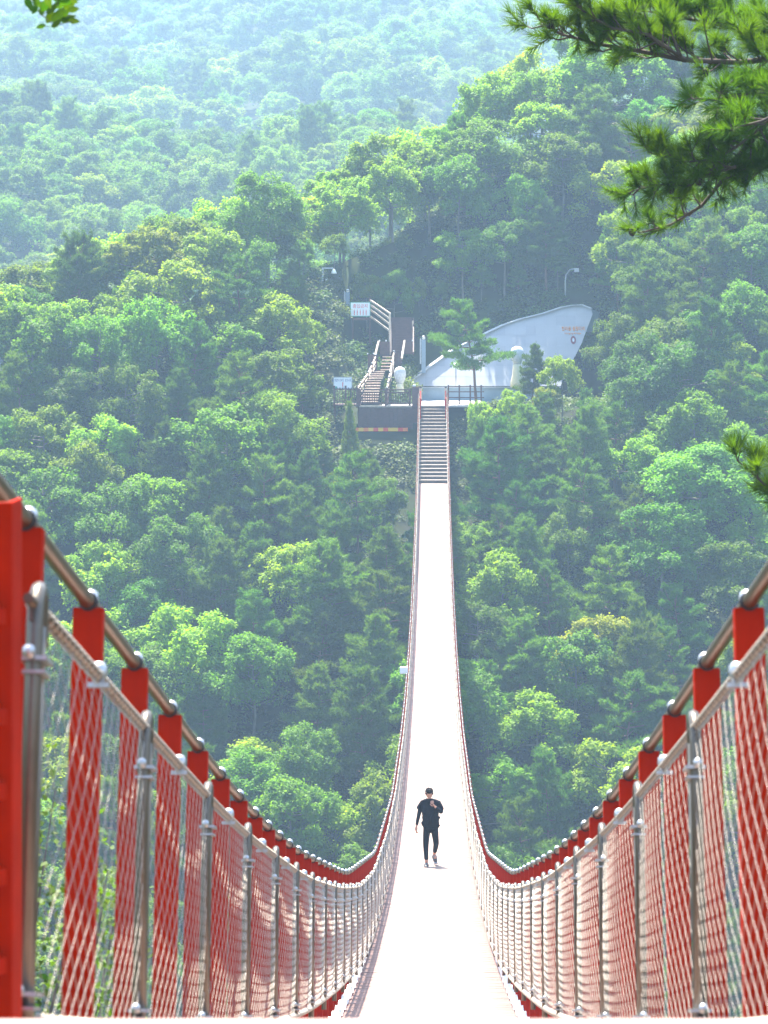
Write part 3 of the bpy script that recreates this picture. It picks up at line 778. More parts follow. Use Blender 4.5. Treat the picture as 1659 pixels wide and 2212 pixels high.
def text(body, size, m, parent, loc, rot=(PI/2,0,0), ext=.004, name='lettering', align='LEFT', sx=1.):
    c = bpy.data.curves.new(name, 'FONT'); c.body = body; c.size = size; c.extrude = ext; c.materials.append(m); c.align_x = align; c.resolution_u = 2
    o = link(bpy.data.objects.new(name, c), parent); o.location = loc; o.rotation_euler = rot; o.scale = (sx,1,1)
    bpy.context.view_layer.update(); dg = bpy.context.evaluated_depsgraph_get(); me = bpy.data.meshes.new_from_object(o.evaluated_get(dg)); o2 = link(bpy.data.objects.new(name, me), parent); o2.location = loc; o2.rotation_euler = rot; o2.scale = (sx,1,1); bpy.data.objects.remove(o); return o2
trot = (PI/2-math.atan(tilt), 0, 0)
text('한마음 출렁다리', .42, M['txt_orange'], wall, wpt((1217-1050)/px, (836-714)/px, .06), trot, .02, sx=.62)
text('Hanging Bridge', .20, M['txt_orange'], wall, wpt((1223-1050)/px, (836-722)/px, .05), trot, .01)
em = MB(); eu, ev = (1242-1050)/px, (836-735)/px
def disc(mb, u, v, ru, rv, off, th, n=20):
    vs = [wpt(u+ru*math.cos(2*PI*k/n), v+rv*math.sin(2*PI*k/n), off+th) for k in range(n)]+[wpt(u+ru*math.cos(2*PI*k/n), v+rv*math.sin(2*PI*k/n), off) for k in range(n)]
    mb.add(vs, [tuple(range(n)), tuple(range(2*n-1, n-1, -1))]+[(k, k+n, (k+1)%n+n, (k+1)%n) for k in range(n)]); return mb
eo = disc(MB(), eu, ev, .20, .30, .03, .04).build('emblem', M['maroon'], wall)
disc(MB(), eu, ev, .08, .14, .072, .006).build('emblem_centre', M['stone'], eo)
# plaza paving
pz = MB(); pz.box((.0, 206.3, ZT-.06), (7.0, 12.6, .1)); o = pz.build('plaza', M['concrete']); tag(o, kind='structure')
# plaza railing right of the gate
rl = empty('plaza_railing', W(1000, 870, 201)); tag(rl, 'low dark railing along the edge of the far plaza right of the gate', 'railing')
for k in range(4):
    MB().box((k*.75-1.0, 0, .55), (.10,.10,1.35)).build('post', M['wood_dark'], rl)
for z in (.35,.75,1.12): MB().box((.2, .0, z), (2.5,.05,.07)).build('rail', M['wood_dark'], rl)
# viewing platform left
DP = 199.0; p0 = W(775, 878, DP); p1 = W(892, 878, DP); Wd = p1.x-p0.x
pf = empty('timber_platform', (p0.x, DP, p0.z)); tag(pf, 'dark brown timber platform with boarded skirt and railing left of the bridge end', 'platform')
MB().box((Wd/2, 1.6, -.05), (Wd+.05, 3.3, .10)).build('floor', M['wood_grey'], pf)
n = 14
for k in range(n):
    MB().box(((k+.5)*Wd/n, random.uniform(-.008,.008), -.80), (Wd/n-.012, .03, 1.42)).build('skirt_board', M['wood_dark'], pf)
MB().box((Wd*.245, -.05, .03), (Wd*.47, .14, .10)).build('kerb', M['wood_light'], pf); MB().box((Wd*.745, -.05, .03), (Wd*.47, .14, .10)).build('kerb', M['wood_light'], pf)
for u in (0, .5, .94): MB().box((u*Wd, 0, .62), (.16,.14,1.22)).build('fence_post', M['wood_dark'], pf)
for z in (1.13, .95, .22): MB().box((Wd*.48, 0, z), (Wd*.96,.06,.09)).build('fence_rail', M['wood_dark'], pf)
for k in range(22):
    if k != 10: MB().box(((k+.7)*Wd/23, 0, .60), (.055,.045,.74)).build('baluster', M['wood_dark'], pf)
MB().box((Wd+.18, .2, .1), (.48,.5,2.45)).build('corner_pillar', M['wood_dark'], pf)
MB().ball((Wd+.1, .1, 1.40), .11).build('pillar_cap', M['stone'], pf)
for u in (.05, .5, .95): MB().box((u*Wd, 1.2, -3.2), (.2,.2,6.2)).build('leg', M['wood_dark'], pf)
MB().box((Wd/2, 1.4, -1.45), (Wd, 2.6, .12)).build('beam', M['wood_dark'], pf)
# left wing fence with sign
p2 = W(722, 872, 198.6); wf_ = empty('wing_fence', p2); tag(wf_, 'dark slatted fence with posts under the white board left of the platform', 'fence')
lw = (775-722)*198.6/F
for k in range(9): MB().box((k*lw/8.6, 0, .52), (.05 if k%4 else .13, .06, 1.15 if k%4 else 1.4)).build('picket', M['wood_dark'], wf_)
for z in (.18, .98): MB().box((lw/2, .0, z), (lw,.05,.08)).build('rail', M['wood_dark'], wf_)
MB().box((lw/2, .9, -.1), (lw+.2, 1.8, .12)).build('floor', M['wood_dark'], wf_)
for k in (0, 1): MB().box((k*lw, .9, -2.4), (.16,.16,4.6)).build('leg', M['wood_dark'], wf_)
# banner under the platform
bn = empty('warning_banner', W(764, 931, 198.4)); tag(bn, 'long yellow and red banner strip tied below the brown platform skirt', 'banner')
bw = (881-764)*198.4/F; cols = ['banner_o','banner_y','banner_o','banner_y','banner_r','banner_y','banner_r','banner_y','banner_y','banner_r','banner_o']
x = 0
for k, cc in enumerate(cols):
    ww = bw/len(cols); MB().box((x+ww/2, 0, .10), (ww, .02, .24)).build('strip', M[cc], bn); x += ww
# statue
def finial(x, yb, yt, D, lab, s=1.):
    b = W(x, yb, D); e = empty('stone_figure', b); tag(e, lab, 'statue'); h = (yb-yt)*D/F
    MB().lathe((0,0,0), [(.42*s,0),(.40*s,h*.12),(.30*s,h*.30),(.27*s,h*.45),(.24*s,h*.56)], 14).build('pedestal', M['cream'], e)
    MB().lathe((0,0,0), [(.20*s,h*.55),(.34*s,h*.66),(.42*s,h*.78),(.41*s,h*.88),(.30*s,h*.96),(.10*s,h)], 14).build('head', M['stone'], e)
finial(864, 876, 792, 205, 'grey round headed stone figure on a cream pedestal behind the platform railing')
finial(1117, 836, 748, 206, 'pale round headed stone figure half hidden by the small pine at the wall', 1.15)
# staircase, first flight
st = empty('timber_staircase', W(800, 874, 201.0)); tag(st, 'timber staircase with pale treads and slatted rails climbing behind the platform', 'staircase')
base = st.location.copy()
def step_run(n, xa, ya, Da, xb, yb, Db, wa, wb, parent, mtread, mris):
    for i in range(n):
        t = i/(n-1); D = Da+(Db-Da)*t; p = W(xa+(xb-xa)*t, ya+(yb-ya)*t, D)-base; wdt = wa+(wb-wa)*t
        run = (Db-Da)/(n-1)
        MB().box((p.x, p.y+run*.5, p.z), (wdt, run*.95, .05)).build('tread', mtread, parent)
        MB().box((p.x, p.y+run*.95, p.z+.06), (wdt, .025, .09)).build('riser', mris, parent)
def rail_run(a, b, n, h, parent, rails=3, m='wood_light', mp='wood_dark'):
    for k in range(n):
        t = k/(n-1); p = a.lerp(b, t); MB().box((p.x, p.y, p.z+h/2), (.11,.11,h+.06)).build('newel', M[mp], parent)
        MB().ball((p.x, p.y, p.z+h+.07), .06, 8, 6).build('newel_cap', M['stone'], parent)
    for j in range(rails):
        z = h*(1-.30*j)-.06; q = Vector((0,0,z)); MB().bar(a+q, b+q, .07, .10).build('rail', M[m], parent)
step_run(9, 798, 868, 201.4, 808, 822, 205.4, 1.15, 1.0, st, M['wood_light'], M['wood_dark'])
step_run(4, 812, 817, 205.6, 816, 803, 207.2, 1.0, 1.0, st, M['wood_light'], M['wood_dark'])
step_run(5, 833, 799, 207.6, 837, 771, 209.8, .72, .72, st, M['wood_light'], M['wood_dark'])
for sd, pts in (('l', ((771,872,201.2),(795,770+68,206.5),(812,800,208.0))), ('r', ((836,872,201.0),(842,838,206.0),(851,792,209.5)))):
    P = [W(*q)-base for q in pts]
    rail_run(P[0], P[1], 4, 1.05, st); rail_run(P[1], P[2], 3, 1.05, st)
    for a, b in zip(P[:-1], P[1:]): MB().bar(a-Vector((0,0,.12)), b-Vector((0,0,.12)), .08, .34).build('stringer', M['wood_dark'], st)
# landing screens of dark boards at the turns
def screen(x0, x1, yt, yb, D, nm, caps=True, parent=st):
    a = W(x0, yb, D)-base; b = W(x1, yt, D)-base; n = max(2, int((b.x-a.x)/.22)); ww = (b.x-a.x)/n
    for k in range(n): MB().box((a.x+(k+.5)*ww, a.y, (a.z+b.z)/2), (ww-.012, .04, b.z-a.z)).build('screen_board', M['wood_dark'], parent)
    if caps:
        for k in range(n//2+1): MB().ball((a.x+k*2*ww*.95, a.y, b.z+.06), .06, 8, 6).build('newel_cap', M['stone'], parent)
screen(794, 815, 766, 803, 208.2, 'screen'); screen(820, 842, 738, 768, 210.5, 'screen'); screen(852, 869, 763, 800, 209.8, 'screen'); screen(874, 892, 738, 764, 211.0, 'screen')
for (xa, ya, xb, yb, D) in ((818,738,809,775,210.2),(874,736,868,775,210.4)):
    a = W(xa, ya, D)-base; b = W(xb, yb, D-1.2)-base; MB().bar(a, b, .12, .16).build('rail', M['wood_light'], st)
# dark upper flight seen from the front
for k in range(13):
    D = 211.3+.28*k; p = W(868, 764-k*6.1, D)-base
    MB().box((p.x, p.y, p.z), (1.5, .30, .045)).build('upper_tread', M['wood_dark'], st); MB().box((p.x, p.y+.13, p.z+.10), (1.5, .02, .16)).build('upper_riser', M['wood_dark'], st)
for x in (844, 893):
    a = W(x, 764, 211.3)-base; b = W(x, 690, 214.7)-base
    for z in (.0, ): MB().bar(a, b, .08, .3).build('stringer', M['wood_dark'], st)
a = W(842, 765, 211)-base; MB().box((a.x, a.y, a.z+1.45), (.14,.14,3.0)).build('newel', M['wood_light'], st)
a = W(892, 740, 214)-base; MB().box((a.x, a.y, a.z+.8), (.13,.13,1.6)).build('newel', M['wood_light'], st)
for j, (ya, yb) in enumerate(((648,678),(658,690),(668,702),(683,716))):
    a = W(799, ya, 214.5)-base; b = W(843, yb, 211.2)-base; MB().bar(a, b, .07, .13).build('rail', M['wood_light'], st)
a = W(799, 690, 214.5)-base; MB().box((a.x, a.y, a.z+.75), (.13,.13,1.7)).build('newel', M['wood_dark'], st)
a = W(760, 689, 214.5)-base; b = W(801, 689, 214.5)-base; MB().box(((a.x+b.x)/2, a.y+.6, a.z), (b.x-a.x, 1.4, .16)).build('upper_landing', M['wood_dark'], st)
for x in (762, 799): p = W(x, 700, 215)-base; MB().box((p.x, p.y, p.z-.6), (.14,.14,1.9)).build('leg', M['wood_dark'], st)
# signs
def sign(x0, x1, yt, yb, D, lab, frame, head, hm, sub):
    a = W(x0, yb, D); b = W(x1, yt, D); ww = b.x-a.x; hh = b.z-a.z
    e = empty('signboard', (a.x, D, a.z-.4)); tag(e, lab, 'sign')
    MB().box((ww/2, 0, .4+hh/2), (ww, .05, hh)).build('panel', M['white'], e)
    fr = MB()
    for z in (.4, .4+hh): fr.box((ww/2, -.005, z), (ww+.06, .07, .05))
    for x in (0, ww): fr.box((x, -.004, .4+hh/2), (.05, .068, hh+.05))
    fr.build('frame', M[frame], e)
    for x in (.1, ww-.1): MB().box((x, .06, .0), (.07,.06,.9)).build('leg', M['black'], e)
    text(head, hh*.30, M[hm], e, (ww/2, -.032, .4+hh*.62), align='CENTER', name='heading')
    return e, ww, hh
e, ww, hh = sign(757, 799.5, 653, 683, 213.6, 'white notice board with red heading and green frame on the upper landing', 'green', '출입금지', 'txt_red', 0)
for k in range(5):
    x = ww*(.2+.15*k)
    f = MB(); f.ball((x, -.035, .4+hh*.44), .035, 8, 6, (1,.3,1)); f.box((x, -.033, .4+hh*.30), (.05, .012, .16)); f.box((x-.014, -.033, .4+hh*.15), (.02,.012,.14)); f.box((x+.014, -.033, .4+hh*.15), (.02,.012,.14))
    f.build('pictogram', M['txt_red'], e)
e, ww, hh = sign(721, 760, 815, 839, 198.8, 'white notice board with blue heading above the slatted fence left of the platform', 'joint', '출렁다리 안내도', 'txt_blue', 0)
f = MB(); f.ball((ww*.5, -.035, .4+hh*.50), .04, 8, 6, (1,.3,1)); f.box((ww*.5, -.033, .4+hh*.30), (.05,.012,.24)); f.build('pictogram', M['txt_red'], e)
MB().box((.12, -.05, .44), (.22,.05,.2)).build('green_notice', M['green'], e)
# lamps
def lamp(x, yb, yt, D, lab, kind):
    b = W(x, yb, D); h = (yb-yt)*D/F; e = empty('street_lamp', b); tag(e, lab, 'lamp')
    if kind == 'arm':
        MB().box((0,0,h/2), (.13,.13,h)).build('post', M['stone'], e); MB().box((.40,0,h-.04), (.75,.08,.08)).build('arm', M['stone'], e)
        MB().lathe((.82,0,h-.45), [(.22,0),(.20,.10),(.10,.30),(.04,.36)], 12).build('lamp_shade', M['lampglass'], e)
        MB().lathe((.30,0,h-.98), [(.13,0),(.12,.10),(.05,.2)], 10).build('camera_dome', M['lampglass'], e)
        MB().box((-.28,-.05,h*.32), (.34,.03,h*.35)).build('plate', M['banner_y'], e)
    elif kind == 'curve':
        MB().tube([(0,0,0),(0,0,h*.6),(.05,0,h*.8),(.35,0,h*.96),(.7,0,h)], .05, 8).build('post', M['stone'], e)
        MB().box((.85,0,h-.12), (.35,.2,.3)).build('lamp_head', M['stone'], e)
    elif kind == 'globe':
        MB().tube([(0,0,0),(0,0,h-.2)], .035, 8).build('post', M['steel'], e); MB().ball((0,0,h-.12), .16).build('globe', M['lampglass'], e)
    else:
        MB().box((0,0,h*.46), (.30,.22,h*.92)).build('post', M['band'], e); MB().box((-.22,0,h*.6), (.10,.10,h*.7)).build('pipe', M['stone'], e)
        MB().ball((0,-.05,h*.97), .14).build('globe', M['lampglass'], e); MB().box((0,0,h), (.5,.4,.04)).build('hood', M['black'], e)
lamp(697, 640, 578, 216, 'grey square lamp post with short arm and white shade among trees at upper left', 'arm')
lamp(751, 660, 627, 216.5, 'short plain grey post behind the upper signboard', 'plain')
lamp(1221, 650, 580, 219, 'thin lamp post with curved arm above the tiled wall', 'curve')
lamp(985, 836, 784, 206, 'slim post with white globe standing before the tiled wall', 'globe')
lamp(915, 806, 727, 212.5, 'dark lamp post with round white light left of the tiled wall', 'plain')

# ------------------------------------------------------------------ PERSON
def skin_parts(chains):
    """chains: list of (points, radii, edges or None). returns joined bmesh data grown by Skin + Subdivision"""
    out_v, out_f = [], []
    for pts, rad, edges, sub in chains:
        me = bpy.data.meshes.new('tmp'); me.from_pydata(pts, edges or [(i, i+1) for i in range(len(pts)-1)], [])
        ob = bpy.data.objects.new('tmp', me); C.objects.link(ob)
        sm = ob.modifiers.new('s', 'SKIN'); sm.use_smooth_shade = True
        for i, v in enumerate(me.skin_vertices[0].data):
            r = rad[i]; v.radius = (r, r) if not isinstance(r, tuple) else r; v.use_root = (i == 0)
        ss = ob.modifiers.new('ss', 'SUBSURF'); ss.levels = sub; ss.render_levels = sub
        dg = bpy.context.evaluated_depsgraph_get(); ev = ob.evaluated_get(dg); em_ = ev.to_mesh()
        n = len(out_v); out_v += [tuple(v.co) for v in em_.vertices]; out_f += [tuple(n+i for i in p.vertices) for p in em_.polygons]
        ev.to_mesh_clear(); bpy.data.objects.remove(ob); bpy.data.meshes.remove(me)
    return out_v, out_f
def skin_obj(name, chains, m, parent):
    v, f = skin_parts(chains); mb = MB(); mb.add(v, f, True); return mb.build(name, m, parent)
PD = 64.3
zf = zdeck(PD)
person = empty('person', (W(930.5, 1872, PD).x, PD, zf+.002)); tag(person, 'person in loose black clothes walking towards the viewer, head bowed, one hand at the mouth', 'person')
K = .001657
def q(px, py, y=0.): return ((px-740)*K, y, (1550-py)*K)
# joints (y negative = towards viewer)
head = q(720, 582, -.10); neck0 = q(722, 672, .0); neck1 = q(721, 632, -.03)
pel = q(738, 1030, .03); waist = q(738, 930, .03); chest = q(732, 780, .02); uch = q(730, 714, .02)
shL = q(632, 722, .02); elL = q(585, 865, .05); wrL = q(550, 1030, -.03)
shR = q(834, 722, .02); elR = q(884, 838, -.10); wrR = q(792, 738, -.25)
hpL = q(692, 1050, .02); knL = q(675, 1270, -.12); anL = q(684, 1478, -.18)
hpR = q(786, 1050, .04); knR = q(812, 1265, .06); anR = q(790, 1420, .34)
ftL = q(683,1500,-.15); toL = q(681,1528,-.34); ftR = q(784,1440,.40); toR = q(802,1490,.26)
body = [ [pel, waist, chest, uch, neck0, neck1, shL, elL, wrL, shR, elR, wrR, hpL, knL, anL, hpR, knR, anR, ftL, toL, ftR, toR],
  [.12,.105,.12,.085,.050,.050,.045,.038,.027,.045,.038,.027,.082,.056,.040,.082,.056,.040,.036,.030,.036,.030],
  [(0,1),(1,2),(2,3),(3,4),(4,5),(3,6),(6,7),(7,8),(3,9),(9,10),(10,11),(0,12),(12,13),(13,14),(0,15),(15,16),(16,17),(14,18),(18,19),(17,20),(20,21)], 2]
chains = [tuple(body)]
hd = Vector(head); fw = Vector((0.04,-.86,-.45)).normalized(); upv = Vector((0,-.42,.90)).normalized()
def hp(a, b, c): # right, forward, up in head space
    rt_ = fw.cross(upv); return tuple(hd+rt_*a+fw*b+upv*c)
chains.append(([hp(0,-.02,.055), hp(0,.0,0), hp(0,.025,-.05), hp(0,.045,-.088)], [.092,.096,.076,.046], None, 2))
chains.append(([hp(0,.075,.005), hp(0,.102,-.022), hp(0,.085,-.034)], [.012,.015,.012], None, 1))       # nose
for s in (-1, 1):
    chains.append(([hp(s*.078,-.01,.012), hp(s*.088,-.018,-.008), hp(s*.080,-.008,-.034)], [.012,.016,.010], None, 1))   # ear
chains.append(([hp(-.022,.082,-.058), hp(0,.090,-.060), hp(.022,.082,-.058)], [.008,.010,.008], None, 1))
# hands
def hand(wr, palm_dir, side, curl_dir, curl, sc_=1.0):
    w0 = Vector(wr); pd = Vector(palm_dir).normalized(); sd = Vector(side); sd = (sd-pd*sd.dot(pd)).normalized(); cd = Vector(curl_dir); cd = (cd-pd*cd.dot(pd)).normalized()
    out = [([tuple(w0-pd*.02), tuple(w0+pd*.045), tuple(w0+pd*.085)], [(.024,.020),(.038,.018),(.036,.015)], None, 2)]
    for i, (off, ln) in enumerate(((-.030,.072),(-.010,.082),(.010,.078),(.029,.062))):
        b = w0+pd*.075+sd*off; d = pd; pts = [b]
        for j in range(3):
            d = (d+cd*curl[i]*.5).normalized(); b = b+d*ln/3; pts.append(b)
        out.append(([tuple(p) for p in pts], [.0105,.0098,.009,.0075], None, 1))
    tb = w0+pd*.03-sd*.026; t1 = tb+(pd*.5-sd*.75+cd*.3).normalized()*.035; t2 = t1+(pd*.85-sd*.3+cd*.4).normalized()*.03; t3 = t2+(pd*.9+cd*.4).normalized()*.022
    out.append(([tuple(tb), tuple(t1), tuple(t2), tuple(t3)], [.014,.012,.011,.008], None, 1))
    return out
chains += hand(wrL, (-.10,-.25,-1), (.25,-.9,.2), (.9,.2,0), (.5,.6,.7,.8))
chains += hand(wrR, (-.50,-.10,.72), (.6,-.2,.5), (.3,.9,.1), (.7,.9,1.0,1.1))
skin_obj('body', chains, M['skin'], person)
# hair cap
hr = [([hp(0,-.045,-.045), hp(0,-.030,.02), hp(0,.0,.080)], [.085,.108,.085], None, 2), ([hp(0,.0,.06), hp(0,.045,.065), hp(0,.075,.035)], [.085,.075,.040], None, 2), ([hp(-.05,.05,.05), hp(-.075,.04,-.0)], [.04,.02], None, 1), ([hp(.05,.05,.05), hp(.075,.04,-.0)], [.04,.02], None, 1)]
for k in range(26):
    a = k*2.4; rr_ = .045+.035*random.random(); b = Vector(hp(math.cos(a)*rr_, .01+math.sin(a)*rr_*.9, .10)); d = Vector((random.uniform(-1,1), random.uniform(-1,1), random.uniform(.2,1.))).normalized()
    hr.append(([tuple(b), tuple(b+d*.022), tuple(b+d*.034+Vector((0,-.006,-.004)))], [.016,.010,.003], None, 1))
skin_obj('hair', hr, M['hair'], person)
# shirt: loose body with short outer sleeves over long sleeves
def loft(rings, n=20, wob=.0, seed=0):
    vs = []; fs = []
    for i, (c, rx, ry) in enumerate(rings):
        for k in range(n):
            a = 2*PI*k/n; f = 1+wob*noise.noise(Vector((math.cos(a)*2.2, math.sin(a)*2.2, i*.55+seed*7)))
            vs.append((c[0]+math.cos(a)*rx*f, c[1]+math.sin(a)*ry*f, c[2]+wob*.06*math.sin(3*a+seed)*(i == len(rings)-1)))
    for i in range(len(rings)-1):
        for k in range(n): fs.append((i*n+k, i*n+(k+1)%n, (i+1)*n+(k+1)%n, (i+1)*n+k))
    return vs, fs
tr_ = [(q(722,655,-.01),.062,.058),(q(723,664,.0),.090,.075),(q(726,673,.01),.140,.088),(q(730,688,.02),.185,.100),(q(732,712,.02),.200,.112),(q(733,760,.02),.192,.125),(q(734,830,.02),.188,.130),(q(736,890,.02),.183,.130),(q(738,950,.02),.186,.132),(q(738,1000,.02),.192,.136),(q(740,1022,.02),.188,.134)]
sub = []
for a_, b_ in zip(tr_[:-1], tr_[1:]):
    for t_ in (0, .33, .66): sub.append((tuple(Vector(a_[0]).lerp(Vector(b_[0]), t_)), a_[1]+(b_[1]-a_[1])*t_, a_[2]+(b_[2]-a_[2])*t_))
sub.append(tr_[-1])
folds = [([q(660,860,-.10), q(700,930,-.12), q(690,1000,-.11)], [.022,.030,.014], None, 2), ([q(800,820,-.10), q(745,900,-.125), q(760,990,-.115)], [.020,.028,.012], None, 2), ([q(840,900,-.02), q(856,910,.0), q(850,930,.02)], [.03,.026,.02], None, 2), ([q(630,960,.0), q(628,1000,.0)], [.03,.03], None, 2)]
sv, sf = loft(sub, 26, .16, 1); mb = MB(); mb.add(sv, sf, True)
for P_, R_ in (([q(700,712,.02), q(632,722,.03), q(600,775,.04), q(588,806,.04)], [.062,.070,.070,.070]), ([q(770,712,.01), q(840,722,-.0), q(868,780,-.05), q(876,806,-.06)], [.062,.070,.068,.068])): mb.tube([Vector(p) for p in P_], R_, 14, False)
fv, ff_ = skin_parts(folds); mb.add(fv, ff_, True)
shirt = mb.build('shirt', M['cloth'], person)
skin_obj('sleeves', [([q(622,712,.02), q(602,790,.04), elL, q(566,950,.01), q(553,1018,-.025)], [.066,.056,.048,.040,.034], None, 2), ([q(846,722,.0), q(872,790,-.05), elR, q(840,786,-.18), q(802,748,-.24)], [.066,.058,.052,.044,.036], None, 2)], M['cloth'], person)
skin_obj('trousers', [([q(738,1010,.02), hpL, q(680,1160,-.05), knL, q(678,1380,-.15), q(684,1462,-.18), hpR, q(800,1160,.05), knR, q(802,1340,.18), q(792,1405,.32)],
  [(.155,.12),.098,.080,.068,.056,.050,.098,.080,.068,.056,.050], [(0,1),(1,2),(2,3),(3,4),(4,5),(0,6),(6,7),(7,8),(8,9),(9,10)], 2)], M['cloth2'], person)
skin_obj('socks', [([anL, q(684,1500,-.17)], [.040,.040], None, 1), ([anR, q(785,1440,.38)], [.040,.040], None, 1)], M['sole'], person)
# shoes
def shoe(heel, toe, nm='shoe'):
    h = Vector(heel); t = Vector(toe); d = (t-h).normalized()
    s_ = skin_obj(nm, [([tuple(h+Vector((0,0,.055))), tuple(h.lerp(t,.4)+Vector((0,0,.050))), tuple(h.lerp(t,.75)+Vector((0,0,.032))), tuple(t+Vector((0,0,.028)))], [.062,.060,.050,.038], None, 2)], M['shoe'], person)
    mb = MB(); mb.bar(h-d*.045+Vector((0,0,.008)), t+d*.035+Vector((0,0,.008)), .088, .022); mb.build('sole', M['sole'], s_, .006)
    tl = MB(); tl.box(h.lerp(t,.45)+Vector((0,0,.082)), (.05,.09,.03)); tl.build('laces', M['sole'], s_, .008)
shoe(((684-740)*K, -.16, -.012+.012), ((680-740)*K, -.40, .0))
shoe(((782-740)*K, .42, .105), ((806-740)*K, .24, .012))

# ------------------------------------------------------------------ FOREGROUND PINE AND OTHER NEAR PLANTS
def needles(tw, r, n, ln, wd):
    """tw: list of (base, tip) shoots. returns blades clothing each shoot"""
    P, Dd = [], []
    for a, b, den in tw:
        a = np.array(a); b = np.array(b); L = np.linalg.norm(b-a); ax = (b-a)/max(L, 1e-6); k = int(n*den)
        t = r.uniform(0, 1, k)**.8; base = a+(b-a)*t[:,None]; rd = unit(r.normal(size=(k,3))); rd = unit(rd-(rd@ax)[:,None]*ax)
        op = (1.0-.45*t)[:,None]; d = unit(ax[None]*(.75+.4*t[:,None])+rd*op+np.array([0,0,.05])); P.append(base); Dd.append(d)
    return blades(np.concatenate(P), np.concatenate(Dd), ln, wd, r)
def bough(parent, path, D, spread, nsh, seed, zspread=.05, density=1., rmain=.020, up=.35, flen=.13):
    """path: pixel points of the main twig from the trunk outwards"""
    r = np.random.default_rng(seed); rr = random.Random(seed)
    D *= 1.42; spread *= 1.42; flen *= 1.42; rmain *= 1.42
    pts = [W(x, y, D+dd*1.4) for x, y, dd in path]; mb = MB(); n = len(pts)
    mb.tube(pts, [rmain*(1-.75*i/(n-1)) for i in range(n)], 7)
    seg = [(pts[i], pts[i+1]) for i in range(n-1)]; tot = sum((b-a).length for a, b in seg); shoots = []
    nsh = int(nsh*1.6)
    for k in range(nsh):
        s = (k+rr.random())/nsh*tot; acc = 0
        for a, b in seg:
            l = (b-a).length
            if acc+l >= s: break
            acc += l
        t = min(1, (s-acc)/l); o_ = a.lerp(b, t); ax = (b-a).normalized(); frac = s/tot
        side = Vector((rr.gauss(0,.4), rr.gauss(0,1.), rr.gauss(.10,.6))); dirn = (ax*.75+side.normalized()*.9+Vector((0,0,up))).normalized()
        l1 = spread*rr.uniform(.45,1.05)*(1-.60*frac)
        m1 = o_+dirn*l1*.55+Vector((0,0,-.015)); e1 = o_+dirn*l1+Vector((0,0,.04*rr.random()))
        mb.tube([o_, m1, e1], [.009,.007,.005], 5, False)
        for q_ in range(rr.randint(2,4)):
            tt = rr.uniform(.35, 1.0); s0 = (o_.lerp(m1, tt*2) if tt < .5 else m1.lerp(e1, tt*2-1)); d2 = (dirn*.55+Vector((rr.gauss(0,.5), rr.gauss(0,.6), rr.gauss(.30,.45)))).normalized(); l2 = flen*rr.uniform(.5,1.05)
            mb.tube([s0, s0+d2*l2], [.0045,.003], 4, False); shoots.append((tuple(s0+d2*l2*.25), tuple(s0+d2*l2), rr.uniform(.6,1.1)))
        shoots.append((tuple(m1.lerp(e1,.3)), tuple(e1+dirn*.03), 1.2))
    bo = mb.build('bough', M['trunk'], parent)
    v, f = needles(shoots, r, int(70*density), .135, .0062)
    ne = link(bpy.data.objects.new('needles', np_mesh('needles', v, f, M['needle_near'])), bo)
    cn = MB()
    for k in range(max(1, nsh//9)):
        s0 = shoots[rr.randrange(len(shoots))][0]; cn.ball(Vector(s0)+Vector((0,0,-.02)), .031, 8, 6, (1,1,1.25))
    cn.build('cones', M['cone'], bo)
PX = 4.4
fp = empty('near_pine_tree', (PX, 24.8, terr1(PX, 24.8)-.3)); tag(fp, 'near pine tree reaching in from the right edge with long glossy needles', 'tree')
fp.matrix_world; loc0 = fp.location.copy()
holder = []
class _P: pass
def under(parent_empty, fn):
    before = set(C.objects); fn()
    for o_ in set(C.objects)-before:
        if o_.parent is None: o_.parent = parent_empty; o_.matrix_parent_inverse = Matrix.Translation(-parent_empty.location)
